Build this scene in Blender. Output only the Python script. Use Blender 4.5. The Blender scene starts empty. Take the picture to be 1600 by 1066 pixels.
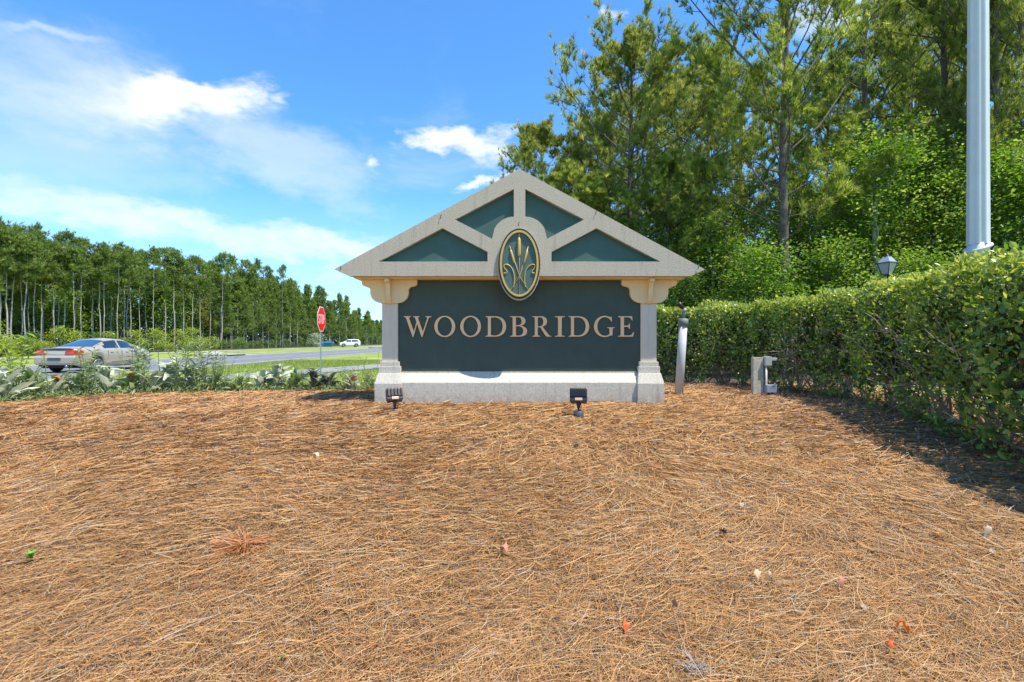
import bpy, bmesh, math, random
import numpy as np
from mathutils import Vector, Matrix
R = math.radians
random.seed(7); rng = np.random.default_rng(7)
scene = bpy.context.scene
COL = scene.collection

# ------------------------------------------------------------------ camera
CAM_Z = 1.36; FPX = 760.0
cam_d = bpy.data.cameras.new('camera'); cam = bpy.data.objects.new('camera', cam_d); COL.objects.link(cam)
cam.location = (0, 0, CAM_Z); cam.rotation_euler = (R(90), 0, 0)
cam_d.sensor_width = 36; cam_d.lens = 36 * FPX / 1600; cam_d.clip_end = 3000; cam_d.clip_start = .05
scene.camera = cam

# ------------------------------------------------------------------ world
SUN_DIR = Vector((0.40, -0.222, 1.0)).normalized()       # towards the sun: right, a little behind the camera, high
sun_el = math.asin(SUN_DIR.z); sun_az = math.atan2(SUN_DIR.x, SUN_DIR.y)
world = bpy.data.worlds.new('World'); scene.world = world; world.use_nodes = True
nt = world.node_tree; nt.nodes.clear()
class NG:
    def __init__(s, nt): s.nt = nt
    def n(s, t, **k):
        x = s.nt.nodes.new(t)
        for a, b in k.items(): setattr(x, a, b)
        return x
    def put(s, sock, v):
        if isinstance(v, bpy.types.NodeSocket): s.nt.links.new(v, sock)
        else: sock.default_value = v
    def m(s, op, a, b=0.0, c=None, clamp=False):
        x = s.n('ShaderNodeMath', operation=op); x.use_clamp = clamp
        s.put(x.inputs[0], a); s.put(x.inputs[1], b)
        if c is not None: s.put(x.inputs[2], c)
        return x.outputs[0]
    def sstep(s, v, lo, hi):
        x = s.n('ShaderNodeMapRange', interpolation_type='SMOOTHSTEP')
        s.put(x.inputs[0], v); x.inputs[1].default_value = lo; x.inputs[2].default_value = hi
        return x.outputs[0]
    def noise(s, vec, scale, detail=4, rough=.55, dist=0):
        x = s.n('ShaderNodeTexNoise'); s.put(x.inputs['Vector'], vec)
        x.inputs['Scale'].default_value = scale; x.inputs['Detail'].default_value = detail
        x.inputs['Roughness'].default_value = rough; x.inputs['Distortion'].default_value = dist
        return x
    def ramp(s, f, stops):
        x = s.n('ShaderNodeValToRGB'); s.put(x.inputs[0], f); el = x.color_ramp.elements
        while len(el) < len(stops): el.new(.5)
        for e, (p, c) in zip(el, stops): e.position = p; e.color = (*c, 1) if len(c) == 3 else c
        return x.outputs[0]
    def mix(s, f, a, b, mode='MIX'):
        x = s.n('ShaderNodeMix', data_type='RGBA', blend_type=mode)
        s.put(x.inputs[0], f)
        s.put(x.inputs[6], a if isinstance(a, bpy.types.NodeSocket) else (*a, 1))
        s.put(x.inputs[7], b if isinstance(b, bpy.types.NodeSocket) else (*b, 1))
        return x.outputs[2]
g = NG(nt)
sky = g.n('ShaderNodeTexSky', sky_type='NISHITA', sun_disc=False, sun_elevation=sun_el, sun_rotation=sun_az,
          air_density=1.0, dust_density=.15, ozone_density=2.5)
tc = g.n('ShaderNodeTexCoord'); sep = g.n('ShaderNodeSeparateXYZ'); nt.links.new(tc.outputs['Generated'], sep.inputs[0])
sx, sy, sz = sep.outputs
yy = g.m('MAXIMUM', sy, .08)
u = g.m('DIVIDE', sx, yy); v = g.m('DIVIDE', sz, yy)
cb = g.n('ShaderNodeCombineXYZ'); g.put(cb.inputs[0], sx); g.put(cb.inputs[1], sy); g.put(cb.inputs[2], g.m('MULTIPLY', sz, 2.2))
dirv = cb.outputs[0]
wn = g.noise(dirv, 5.5, 7, .6); ws = g.n('ShaderNodeSeparateColor'); nt.links.new(wn.outputs['Color'], ws.inputs[0])
uw = g.m('ADD', u, g.m('MULTIPLY', g.m('SUBTRACT', ws.outputs[0], .5), .34))
vw = g.m('ADD', v, g.m('MULTIPLY', g.m('SUBTRACT', ws.outputs[1], .5), .20))
fine = g.noise(dirv, 16, 8, .62).outputs[0]
def blob(px, py, a, b, rot, lo, hi, gain=1.0, uu=uw, vv=vw):
    """a cloud at a fixed bearing and height of the sky (given as tangents of its angles)"""
    u0 = (px - 800) / FPX; v0 = (533 - py) / FPX; a /= FPX; b /= FPX
    c, s_ = math.cos(R(rot)), math.sin(R(rot))
    du = g.m('SUBTRACT', uu, u0); dv = g.m('SUBTRACT', vv, v0)
    p = g.m('ADD', g.m('MULTIPLY', du, c / a), g.m('MULTIPLY', dv, s_ / a))
    q = g.m('ADD', g.m('MULTIPLY', du, -s_ / b), g.m('MULTIPLY', dv, c / b))
    d = g.m('SQRT', g.m('ADD', g.m('MULTIPLY', p, p), g.m('MULTIPLY', q, q)))
    d = g.m('ADD', d, g.m('MULTIPLY', g.m('SUBTRACT', fine, .5), 1.1))
    x = g.n('ShaderNodeMapRange', interpolation_type='SMOOTHSTEP'); g.put(x.inputs[0], d)
    x.inputs[1].default_value = hi; x.inputs[2].default_value = lo
    return g.m('MULTIPLY', x.outputs[0], gain)
blobs = [
    blob(262, 148, 66, 32, 0, .3, 1.3, 1.0), blob(352, 145, 80, 32, 4, .3, 1.3, 1.0), blob(300, 160, 150, 34, 2, .2, 1.3, .9), blob(180, 165, 120, 46, -8, .1, 1.5, .35),
    blob(698, 222, 60, 27, 0, .3, 1.25, 1.0), blob(768, 226, 50, 27, 0, .2, 1.2, .85),
    blob(735, 283, 55, 14, 24, .2, 1.2, .9), blob(588, 267, 20, 12, 0, .0, 1.5, .75),
    blob(457, 150, 22, 18, 0, .1, 1.3, .55), blob(990, 14, 14, 9, 0, .2, 1.2, .6),
    blob(1330, 30, 90, 40, 0, .2, 1.3, .6),
    blob(90, 220, 260, 110, -12, .1, 1.5, .32), blob(420, 235, 220, 60, -28, .1, 1.4, .42),
    blob(330, 370, 330, 26, -9, .0, 1.6, .62), blob(120, 320, 190, 24, -10, .0, 1.6, .5),
    blob(560, 395, 200, 34, -4, .1, 1.4, .6), blob(60, 68, 90, 12, -4, .1, 1.3, .35),
    blob(70, 120, 220, 75, -10, .1, 1.5, .25)]
tot = blobs[0]
for b_ in blobs[1:]:
    tot = g.m('SUBTRACT', 1.0, g.m('MULTIPLY', g.m('SUBTRACT', 1.0, tot), g.m('SUBTRACT', 1.0, b_)))
tot = g.m('MULTIPLY', tot, g.sstep(sy, .1, .3))
wisp = g.m('MULTIPLY', g.sstep(g.noise(dirv, 2.2, 8, .6, .6).outputs[0], .52, .8), .35)
lowf = g.m('MULTIPLY', g.sstep(sz, .34, .0), .36)
tot = g.m('MAXIMUM', tot, g.m('MULTIPLY', wisp, 1.0))
tot = g.m('MAXIMUM', tot, lowf)
tot = g.m('MINIMUM', tot, 1.0)
skyc = g.mix(1.0, sky.outputs[0], (0.48, 0.89, 1.20), 'MULTIPLY')
bg1 = g.n('ShaderNodeBackground'); g.put(bg1.inputs[0], skyc); bg1.inputs[1].default_value = .132
bg2 = g.n('ShaderNodeBackground'); bg2.inputs[0].default_value = (.93, .97, 1, 1); bg2.inputs[1].default_value = .60
mx = g.n('ShaderNodeMixShader'); g.put(mx.inputs[0], tot)
nt.links.new(bg1.outputs[0], mx.inputs[1]); nt.links.new(bg2.outputs[0], mx.inputs[2])
wo = g.n('ShaderNodeOutputWorld'); nt.links.new(mx.outputs[0], wo.inputs[0])

sun_d = bpy.data.lights.new('sun', 'SUN'); sun_d.energy = 3.8; sun_d.angle = R(.53); sun_d.color = (1, .94, .84)
sun = bpy.data.objects.new('sun', sun_d); COL.objects.link(sun); sun.location = (0, 0, 50)
sun.rotation_euler = SUN_DIR.to_track_quat('Z', 'Y').to_euler()
vs = scene.view_settings; vs.view_transform = 'Standard'; vs.look = 'None'; vs.gamma = 1; vs.use_curve_mapping = False
vs.exposure = 0.95
scene.render.engine = 'CYCLES'
scene.cycles.max_bounces = 6; scene.cycles.diffuse_bounces = 3; scene.cycles.transparent_max_bounces = 6
scene.cycles.caustics_reflective = False; scene.cycles.caustics_refractive = False

# ------------------------------------------------------------------ materials
def mat(name, color, rough=.6, metal=0, var=0, vscale=4, bump=0, bscale=60, bdist=.01, coat=0, spec=.5,
        ramp=None, attr=None, transl=0, transm=0, emis=None, attrcol=None, big=None, streak=0, splash=0):
    m_ = bpy.data.materials.new(name); m_.use_nodes = True
    nt = m_.node_tree; nt.nodes.clear(); g = NG(nt)
    out = g.n('ShaderNodeOutputMaterial'); p = g.n('ShaderNodeBsdfPrincipled')
    tc = g.n('ShaderNodeTexCoord'); ob = tc.outputs['Object']
    p.inputs['Roughness'].default_value = rough; p.inputs['Metallic'].default_value = metal
    p.inputs['Coat Weight'].default_value = coat; p.inputs['Coat Roughness'].default_value = .08
    p.inputs['Specular IOR Level'].default_value = spec; p.inputs['Transmission Weight'].default_value = transm
    if ramp:
        if attr:
            a = g.n('ShaderNodeAttribute', attribute_name=attr); f = a.outputs['Fac']
            if big:
                geo = g.n('ShaderNodeNewGeometry')
                nb = g.noise(geo.outputs['Position'], big[0], 4, .6).outputs[0]
                f = g.m('ADD', f, g.m('MULTIPLY', g.m('SUBTRACT', nb, .5), big[1]), clamp=True)
        else: f = g.noise(ob, vscale, 6, .6).outputs[0]
        c = g.ramp(f, ramp)
    else:
        rgb = g.n('ShaderNodeRGB'); rgb.outputs[0].default_value = (*color, 1); c = rgb.outputs[0]
    if var:
        n_ = g.noise(ob, vscale, 7, .62).outputs[0]
        sc = g.m('ADD', 1 - var, g.m('MULTIPLY', n_, 2 * var))
        h = g.n('ShaderNodeHueSaturation'); g.put(h.inputs['Value'], sc); g.put(h.inputs['Color'], c); c = h.outputs[0]
    if streak or splash:
        sp_ = g.n('ShaderNodeSeparateXYZ'); nt.links.new(ob, sp_.inputs[0])
    if streak:      # rain streaks
        cb = g.n('ShaderNodeCombineXYZ'); g.put(cb.inputs[0], g.m('MULTIPLY', sp_.outputs[0], 9)); g.put(cb.inputs[1], sp_.outputs[1]); g.put(cb.inputs[2], g.m('MULTIPLY', sp_.outputs[2], .8))
        f_ = g.m('MULTIPLY', g.sstep(g.noise(cb.outputs[0], 1.6, 6, .65).outputs[0], .5, .78), streak); c = g.mix(f_, c, (.16, .135, .10))
    if splash:      # soil splashed on the foot
        f_ = g.m('MULTIPLY', g.m('MULTIPLY', g.sstep(sp_.outputs[2], .62, .34), g.sstep(g.noise(ob, 9, 6, .7).outputs[0], .35, .65)), splash); c = g.mix(f_, c, (.30, .17, .09))
    g.put(p.inputs['Base Color'], c)
    if bump:
        b = g.n('ShaderNodeBump'); b.inputs['Strength'].default_value = bump; b.inputs['Distance'].default_value = bdist
        g.put(b.inputs['Height'], g.noise(ob, bscale, 5, .65).outputs[0]); nt.links.new(b.outputs[0], p.inputs['Normal'])
    if emis: p.inputs['Emission Color'].default_value = (*emis[0], 1); p.inputs['Emission Strength'].default_value = emis[1]
    sh = p.outputs[0]
    if transl:
        t = g.n('ShaderNodeBsdfTranslucent'); hs = g.n('ShaderNodeHueSaturation'); hs.inputs['Value'].default_value = 1.3
        hs.inputs['Saturation'].default_value = 1.1
        g.put(hs.inputs['Color'], c); g.put(t.inputs[0], hs.outputs[0])
        x = g.n('ShaderNodeMixShader'); x.inputs[0].default_value = transl
        nt.links.new(sh, x.inputs[1]); nt.links.new(t.outputs[0], x.inputs[2]); sh = x.outputs[0]
    nt.links.new(sh, out.inputs[0])
    return m_

M = {}
M['stucco'] = mat('stucco', None, .92, streak=.35, ramp=[(.3, (.33, .275, .19)), (.5, (.50, .43, .32)), (.72, (.66, .58, .45))], vscale=75, var=.10, bump=.9, bscale=90, bdist=.01)
M['stucco_pale'] = mat('stucco_pale', None, .92, streak=.4, splash=.65, ramp=[(.3, (.42, .385, .30)), (.5, (.56, .52, .42)), (.72, (.68, .63, .52))], vscale=60, var=.10, bump=.7, bscale=80, bdist=.008)
M['cream'] = mat('cream_paint', (.86, .62, .32), .6, streak=.12, var=.08, vscale=5, bump=.15, bscale=90, bdist=.003)
M['pillar'] = mat('pillar_paint', (.70, .585, .43), .75, streak=.2, var=.08, vscale=3, bump=.3, bscale=90, bdist=.004)
M['green'] = mat('green_panel', (.045, .070, .050), .62, streak=.10, var=.30, vscale=3.5, bump=.25, bscale=120, bdist=.004)
M['green_panel'] = mat('green_gable', (.045, .105, .082), .62, var=.28, vscale=5, bump=.2, bscale=120, bdist=.004)
M['emblem'] = mat('emblem_face', None, .7, ramp=[(.35, (.04, .09, .075)), (.65, (.10, .17, .15))], vscale=160, bump=.6, bscale=160, bdist=.004)
M['gold'] = mat('gold_paint', (.62, .42, .10), .38, var=.08, vscale=20, metal=.15)
M['dark_rim'] = mat('dark_brown_rim', (.035, .022, .012), .5)
M['salmon'] = mat('salmon_letters', (.96, .56, .27), .5, var=.1, vscale=14)
M['bronze'] = mat('dark_bronze', (.045, .036, .030), .42, metal=.4, var=.2, vscale=20)
M['black'] = mat('black_plastic', (.02, .021, .022), .45)
M['lens'] = mat('lamp_lens', (.52, .36, .24), .18, var=.2, vscale=30)
M['slate_can'] = mat('slate_plastic', (.055, .075, .085), .5, var=.15, vscale=20)
M['pvc'] = mat('grey_conduit', (.55, .56, .56), .5, var=.12, vscale=12)
M['pvc_dark'] = mat('grey_coupling', (.19, .21, .21), .55, var=.12, vscale=12)
M['white'] = mat('white_pole_paint', (.62, .615, .60), .45, var=.10, vscale=4, coat=.1)
M['wood'] = mat('weathered_wood', None, .85, ramp=[(.3, (.36, .33, .25)), (.6, (.56, .53, .43)), (.8, (.64, .61, .53))], vscale=18, bump=.6, bscale=50)
M['box_grey'] = mat('box_grey', (.44, .44, .43), .55, var=.06)
M['box_blue'] = mat('box_blue', (.30, .36, .45), .5, var=.06)
M['asphalt'] = mat('asphalt', None, .88, ramp=[(.3, (.13, .135, .15)), (.7, (.20, .205, .225))], vscale=1.2, var=.15, bump=.4, bscale=60)
M['concrete'] = mat('concrete', None, .9, ramp=[(.3, (.30, .29, .265)), (.7, (.42, .41, .38))], vscale=2, bump=.3, bscale=40)
M['path'] = mat('path', None, .9, ramp=[(.3, (.20, .20, .20)), (.7, (.30, .295, .29))], vscale=1.5, bump=.3, bscale=40)
M['grass_sheet'] = mat('grass_sheet', None, .95, ramp=[(.3, (.14, .18, .025)), (.5, (.23, .29, .04)), (.72, (.34, .35, .08))], vscale=.35, var=.30, bump=.7, bscale=30, bdist=.03)
M['grass'] = mat('grass_blades', None, .6, ramp=[(0, (.11, .17, .025)), (.5, (.21, .30, .04)), (1, (.36, .36, .10))], attr='rnd', transl=.3)
M['litter'] = mat('forest_litter', None, .95, ramp=[(.3, (.035, .030, .016)), (.7, (.10, .08, .04))], vscale=1.2, var=.3, bump=.6, bscale=20)
M['straw'] = mat('straw_sheet', None, .95, ramp=[(.28, (.07, .038, .02)), (.45, (.18, .095, .045)), (.60, (.32, .18, .075)), (.78, (.45, .29, .14))], vscale=30, var=.25, bump=1, bscale=40, bdist=.03)
M['needle'] = mat('pine_needles_dry', None, .6, attr='rnd', big=(1.1, .36),
    ramp=[(0, (.085, .055, .035)), (.22, (.25, .15, .08)), (.42, (.46, .22, .068)), (.60, (.58, .30, .098)), (.80, (.57, .39, .175)), (1, (.48, .40, .29))], transl=.1)
M['needle_grey_shade'] = mat('grey_litter_shade', None, .7, attr='rnd', ramp=[(0, (.05, .036, .028)), (.45, (.20, .135, .095)), (.8, (.36, .25, .17)), (1, (.46, .40, .33))], transl=.1)  # old litter tone that also stands in for shade beside the hedge
M['orange_straw'] = mat('orange_straw', None, .6, attr='rnd', ramp=[(0, (.38, .14, .05)), (1, (.62, .28, .10))])
M['bark'] = mat('pine_bark', None, .95, ramp=[(.3, (.07, .052, .042)), (.55, (.16, .125, .10)), (.75, (.26, .21, .17))], vscale=7, bump=.9, bscale=14, bdist=.03)
M['bark_pale'] = mat('pale_bark', None, .95, ramp=[(.3, (.26, .23, .20)), (.55, (.42, .38, .33)), (.75, (.56, .52, .46))], vscale=3, bump=.6, bscale=14, bdist=.03)
def fol(name, a, b, c, tr=.35, rough=.5, spec=.4, big=(.5, .5)):
    return mat(name, None, rough, ramp=[(0, a), (.55, b), (1, c)], attr='rnd', transl=tr, spec=spec, big=big)
M['pine_a'] = fol('pine_needles_green', (.075, .125, .035), (.32, .38, .075), (.62, .62, .18), .62, .6, .15)
M['pine_b'] = fol('pine_needles_olive', (.075, .115, .035), (.32, .36, .085), (.60, .57, .19), .62, .6, .15)
M['pine_far'] = fol('far_pine_needles', (.06, .10, .025), (.22, .30, .075), (.44, .50, .14), .6, .6, .25)
M['leaf_bright'] = fol('broad_leaves_bright', (.055, .13, .012), (.19, .31, .045), (.46, .55, .11), .42, .5, .25)
M['leaf_mid'] = fol('broad_leaves_mid', (.035, .085, .014), (.15, .25, .04), (.32, .40, .08), .4)
M['leaf_yellow'] = fol('young_leaves_yellow', (.16, .24, .03), (.36, .44, .06), (.60, .60, .12), .45)
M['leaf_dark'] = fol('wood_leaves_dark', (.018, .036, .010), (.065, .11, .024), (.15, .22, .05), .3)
M['hedge'] = fol('hedge_leaves', (.04, .095, .016), (.21, .31, .05), (.55, .58, .12), .42, .33, .6, (2.5, .45))
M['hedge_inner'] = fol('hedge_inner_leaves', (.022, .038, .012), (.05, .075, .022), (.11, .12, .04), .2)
M['twig'] = mat('brown_twigs', None, .85, ramp=[(.3, (.24, .17, .12)), (.7, (.52, .41, .31))], vscale=9)
M['silver_leaf'] = fol('silver_green_leaves', (.30, .34, .22), (.48, .52, .36), (.68, .70, .55), .25, .7, .25, None)
M['sage_leaf'] = fol('sage_leaves', (.15, .22, .07), (.30, .37, .15), (.50, .54, .28), .3, .7, .25, None)
M['dead_leaf'] = mat('rust_leaf', (.50, .20, .10), .7, var=.3, vscale=12, transl=.2)
M['purple_leaf'] = fol('dusky_leaves', (.10, .11, .08), (.16, .17, .12), (.24, .27, .16), .2, .6, .3, None)
M['fallen'] = mat('fallen_leaf_orange', (.62, .14, .03), .5, var=.3, vscale=30, transl=.2)
M['fallen_pink'] = mat('fallen_leaf_pink', (.52, .22, .14), .6, var=.3, vscale=30, transl=.2)
M['fallen_pale'] = mat('fallen_leaf_pale', (.62, .46, .28), .6, var=.2, vscale=30, transl=.2)
M['sprig'] = mat('fresh_green_sprig', (.20, .42, .04), .5, transl=.3)
M['lichen'] = mat('grey_lichen', (.36, .31, .25), .9, var=.3, vscale=30)
M['cone'] = mat('pine_cone', (.045, .03, .022), .85, var=.4, vscale=40)
M['car'] = mat('champagne_paint', (.50, .43, .315), .34, metal=.3, coat=.7)
M['car_white'] = mat('white_car_paint', (.72, .73, .74), .3, coat=.6)
M['glass'] = mat('car_glass', (.012, .02, .03), .06, coat=1, spec=.8)
M['glass_blue'] = mat('car_glass_rear', (.02, .06, .12), .05, coat=1, spec=1)
M['red_lamp'] = mat('red_tail_lamp', (.62, .012, .010), .15, coat=1)
M['tyre'] = mat('tyre', (.018, .018, .019), .8)
M['rim'] = mat('alloy_rim', (.50, .51, .52), .3, metal=.7)
M['chrome'] = mat('chrome', (.6, .6, .6), .2, metal=1)
M['plate'] = mat('number_plate', (.07, .08, .10), .5, var=.3, vscale=30)
M['sign_red'] = mat('sign_red', (.85, .003, .003), .4, spec=.2)
M['sign_white'] = mat('sign_white', (.78, .78, .80), .4)
M['steel'] = mat('galvanised_steel', (.38, .40, .42), .45, metal=.5, var=.1)
M['joint'] = mat('dark_joint', (.20, .19, .18), .9)
M['blue'] = mat('blue_steel', (.015, .14, .30), .5, var=.15)
M['lantern_glass'] = mat('lantern_glass', (.36, .39, .40), .15, coat=.5)
M['paint_white'] = mat('road_paint', (.62, .62, .60), .7, var=.1)
M['paint_yellow'] = mat('road_paint_yellow', (.60, .42, .06), .7, var=.1)

# ------------------------------------------------------------------ helpers
def tag(o, label=None, cat=None, group=None, kind=None):
    if label: o['label'] = label
    if cat: o['category'] = cat
    if group: o['group'] = group
    if kind: o['kind'] = kind
    return o
def empty(name, loc, rz=0, label=None, cat=None, group=None):
    o = bpy.data.objects.new(name, None); COL.objects.link(o); o.location = loc; o.rotation_euler = (0, 0, rz)
    o.empty_display_size = .1
    return tag(o, label, cat, group)
def link(name, me, material=None, parent=None, loc=(0, 0, 0), rot=(0, 0, 0)):
    o = bpy.data.objects.new(name, me); COL.objects.link(o)
    if material is not None and not me.materials: me.materials.append(material)
    if parent is not None: o.parent = parent
    o.location = loc; o.rotation_euler = rot
    return o
def dup(root, loc, rz=None, sc=None):
    def cp(o, par):
        c = o.copy(); COL.objects.link(c); c.parent = par
        for ch in o.children: cp(ch, c)
        return c
    r = cp(root, None); r.location = loc
    if rz is not None: r.rotation_euler = (0, 0, rz)
    if sc is not None: r.scale = (sc, sc, sc)
    return r
def np_mesh(name, V, faces, smooth=False, attr=None):
    """faces: list of (m,k) index arrays"""
    me = bpy.data.meshes.new(name); V = np.asarray(V, np.float32)
    me.vertices.add(len(V)); me.vertices.foreach_set('co', V.ravel())
    loops = np.concatenate([f.ravel() for f in faces]).astype(np.int32)
    starts = []; tot = []; off = 0
    for f in faces:
        m_, k = f.shape; starts.append(off + np.arange(m_) * k); tot.append(np.full(m_, k)); off += m_ * k
    me.loops.add(len(loops)); me.loops.foreach_set('vertex_index', loops)
    st = np.concatenate(starts).astype(np.int32); me.polygons.add(len(st)); me.polygons.foreach_set('loop_start', st)
    me.polygons.foreach_set('loop_total', np.concatenate(tot).astype(np.int32))
    me.update(calc_edges=True)
    me.polygons.foreach_set('use_smooth', np.full(len(st), smooth))
    if attr is not None:
        a = me.attributes.new('rnd', 'FLOAT', 'POINT'); a.data.foreach_set('value', np.asarray(attr, np.float32))
    return me
class MB:
    def __init__(s): s.v = []; s.f = []; s.sm = []
    def add(s, v, f, smooth=False):
        o = len(s.v); s.v += [tuple(p) for p in v]; s.f += [tuple(i + o for i in q) for q in f]; s.sm += [smooth] * len(f); return s
    def box(s, x0, x1, y0, y1, z0, z1):
        return s.stack([(z0, x0, x1, y0, y1), (z1, x0, x1, y0, y1)])
    def stack(s, rings):
        v = []; f = []
        for z, x0, x1, y0, y1 in rings: v += [(x0, y0, z), (x1, y0, z), (x1, y1, z), (x0, y1, z)]
        n = len(rings)
        for i in range(n - 1):
            for k in range(4):
                a = i * 4 + k; b = i * 4 + (k + 1) % 4; f.append((a, b, b + 4, a + 4))
        f.append((3, 2, 1, 0)); f.append(tuple(4 * (n - 1) + k for k in range(4)))
        return s.add(v, f)
    def tube(s, pts, rad, sides=8, smooth=True, cap=True):
        V, F = tube_np(pts, rad, sides)
        s.add(V.tolist(), F.tolist(), smooth)
        if cap:
            o = len(s.v) - len(V); n = len(V) // sides
            s.f.append(tuple(o + k for k in reversed(range(sides)))); s.sm.append(False)
            s.f.append(tuple(o + (n - 1) * sides + k for k in range(sides))); s.sm.append(False)
        return s
    def prism(s, poly, y0, y1):   # poly in xz, extruded along y
        n = len(poly); v = [(x, y0, z) for x, z in poly] + [(x, y1, z) for x, z in poly]
        f = [tuple(range(n)), tuple(reversed(range(n, 2 * n)))]
        f += [(i, i + n, (i + 1) % n + n, (i + 1) % n) for i in range(n)]
        return s.add(v, f)
    def mesh(s, name, bev=0, seg=2):
        me = bpy.data.meshes.new(name); me.from_pydata(s.v, [], s.f)
        me.polygons.foreach_set('use_smooth', s.sm)
        bm = bmesh.new(); bm.from_mesh(me); bmesh.ops.recalc_face_normals(bm, faces=bm.faces)
        if bev:
            es = [e for e in bm.edges if len(e.link_faces) == 2 and e.calc_face_angle(0) > .5]
            bmesh.ops.bevel(bm, geom=es, offset=bev, segments=seg, affect='EDGES', profile=.7)
        bm.to_mesh(me); bm.free(); me.update(); return me
def tube_np(pts, rad, sides=6):
    P = np.asarray(pts, float); n = len(P); rad = np.broadcast_to(np.asarray(rad, float), (n,))
    T = np.gradient(P, axis=0); T /= np.linalg.norm(T, axis=1, keepdims=True) + 1e-9
    up = np.tile(np.array([.31, .17, .93]), (n, 1)); up[np.abs((T * up).sum(1)) > .95] = (1, .1, .05)
    if (np.abs(T @ np.array([.31, .17, .93])) > .9).any(): up[:] = nrm(np.cross(T.mean(0), [.2, .9, .1]))
    A = np.cross(T, up); A /= np.linalg.norm(A, axis=1, keepdims=True); B = np.cross(T, A)
    th = np.arange(sides) / sides * 2 * np.pi
    V = P[:, None] + rad[:, None, None] * (np.cos(th)[None, :, None] * A[:, None] + np.sin(th)[None, :, None] * B[:, None])
    i = np.arange(n - 1)[:, None]; k = np.arange(sides)[None]
    a = i * sides + k; b = i * sides + (k + 1) % sides
    F = np.stack([a, b, b + sides, a + sides], -1).reshape(-1, 4)
    return V.reshape(-1, 3), F
class Bag:
    """gathers numpy pieces of equal face size"""
    def __init__(s): s.V = []; s.F = {}; s.a = []; s.n = 0
    def add(s, V, F, a=.5):
        V = np.asarray(V); s.V.append(V); s.F.setdefault(F.shape[1], []).append(F + s.n)
        s.a.append(np.broadcast_to(np.asarray(a, float), (len(V),))); s.n += len(V)
    def tube(s, pts, rad, sides=6, a=.5): V, F = tube_np(pts, rad, sides); s.add(V, F, a)
    def mesh(s, name, smooth=False):
        return np_mesh(name, np.concatenate(s.V), [np.concatenate(f) for f in s.F.values()], smooth, np.concatenate(s.a))
def nrm(a): return a / (np.linalg.norm(a, axis=-1, keepdims=True) + 1e-9)
def scatter(tv, tf, pos, fwd, scale, rnd, roll=None, up=None):
    """template points along +Y placed at pos, pointing along fwd"""
    m_ = len(pos); fwd = nrm(np.asarray(fwd, float))
    ref = nrm(rng.normal(size=(m_, 3))) if up is None else nrm(np.asarray(up, float) + rng.normal(size=(m_, 3)) * .35)
    X = nrm(np.cross(fwd, ref)); Z = np.cross(X, fwd)
    scale = np.broadcast_to(scale, (m_,))[:, None, None]
    T = tv[None] * scale
    V = pos[:, None] + T[..., 0:1] * X[:, None] + T[..., 1:2] * fwd[:, None] + T[..., 2:3] * Z[:, None]
    F = tf[None] + (np.arange(m_) * len(tv))[:, None, None]
    return V.reshape(-1, 3), F.reshape(-1, tf.shape[1]), np.repeat(rnd, len(tv))
def curve_mesh(name, splines, depth, bevel=0):
    """closed outlines in the XY plane (holes allowed) extruded to a solid, stood up so that it faces -Y"""
    cu = bpy.data.curves.new(name, 'CURVE'); cu.dimensions = '2D'; cu.fill_mode = 'BOTH'
    cu.extrude = depth / 2; cu.bevel_depth = bevel; cu.bevel_resolution = 1
    for pts in splines:
        s = cu.splines.new('POLY'); s.points.add(len(pts) - 1)
        for p, q in zip(s.points, pts): p.co = (q[0], q[1], 0, 1)
        s.use_cyclic_u = True
    o = bpy.data.objects.new(name, cu); COL.objects.link(o)
    dg = bpy.context.evaluated_depsgraph_get(); me = bpy.data.meshes.new_from_object(o.evaluated_get(dg))
    bpy.data.objects.remove(o); bpy.data.curves.remove(cu)
    me.transform(Matrix.Rotation(R(90), 4, 'X')); me.materials.clear(); me.name = name
    return me
def sm(a, b, x):
    t = np.clip((np.asarray(x, float) - a) / (b - a), 0, 1); return t * t * (3 - 2 * t)
def gz(x, y):
    """height of the land: a low mound of the planting bed, road level beyond"""
    x = np.asarray(x, float); y = np.asarray(y, float)
    h = -.07 + .43 * sm(.8, 7.2, y)
    left = 1 - sm(9.9, 13, y - .35 * np.clip(x + 2.5, -9, 0) * 0)
    h = h * (left + (1 - left) * sm(-1, 4, x) * .8) 
    h = h * (1 - sm(9.0, 12.5, -x))
    h = h * (1 - .999 * sm(12, 60, x))
    return h
def lumps(x, y):
    return (.010 * np.sin(1.7 * x + .6 * np.sin(1.3 * y)) * np.sin(1.9 * y + .7) + .010 * np.sin(4.1 * x + 1.1 * y) * np.sin(3.7 * y - .8 * x)
            + .005 * np.sin(9.3 * x + 2) * np.sin(8.1 * y))
def ground_at(px, py, off=0.0):
    dx, dz = (px - 800) / FPX, (533 - py) / FPX; y = 2.0
    for _ in range(60):
        h = float(gz(dx * y, y)) + off; y = (h - CAM_Z) / dz * .5 + y * .5
    return Vector((dx * y, y, float(gz(dx * y, y))))
def at(px, py, y): return Vector(((px - 800) * y / FPX, y, CAM_Z + (533 - py) * y / FPX))

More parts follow.
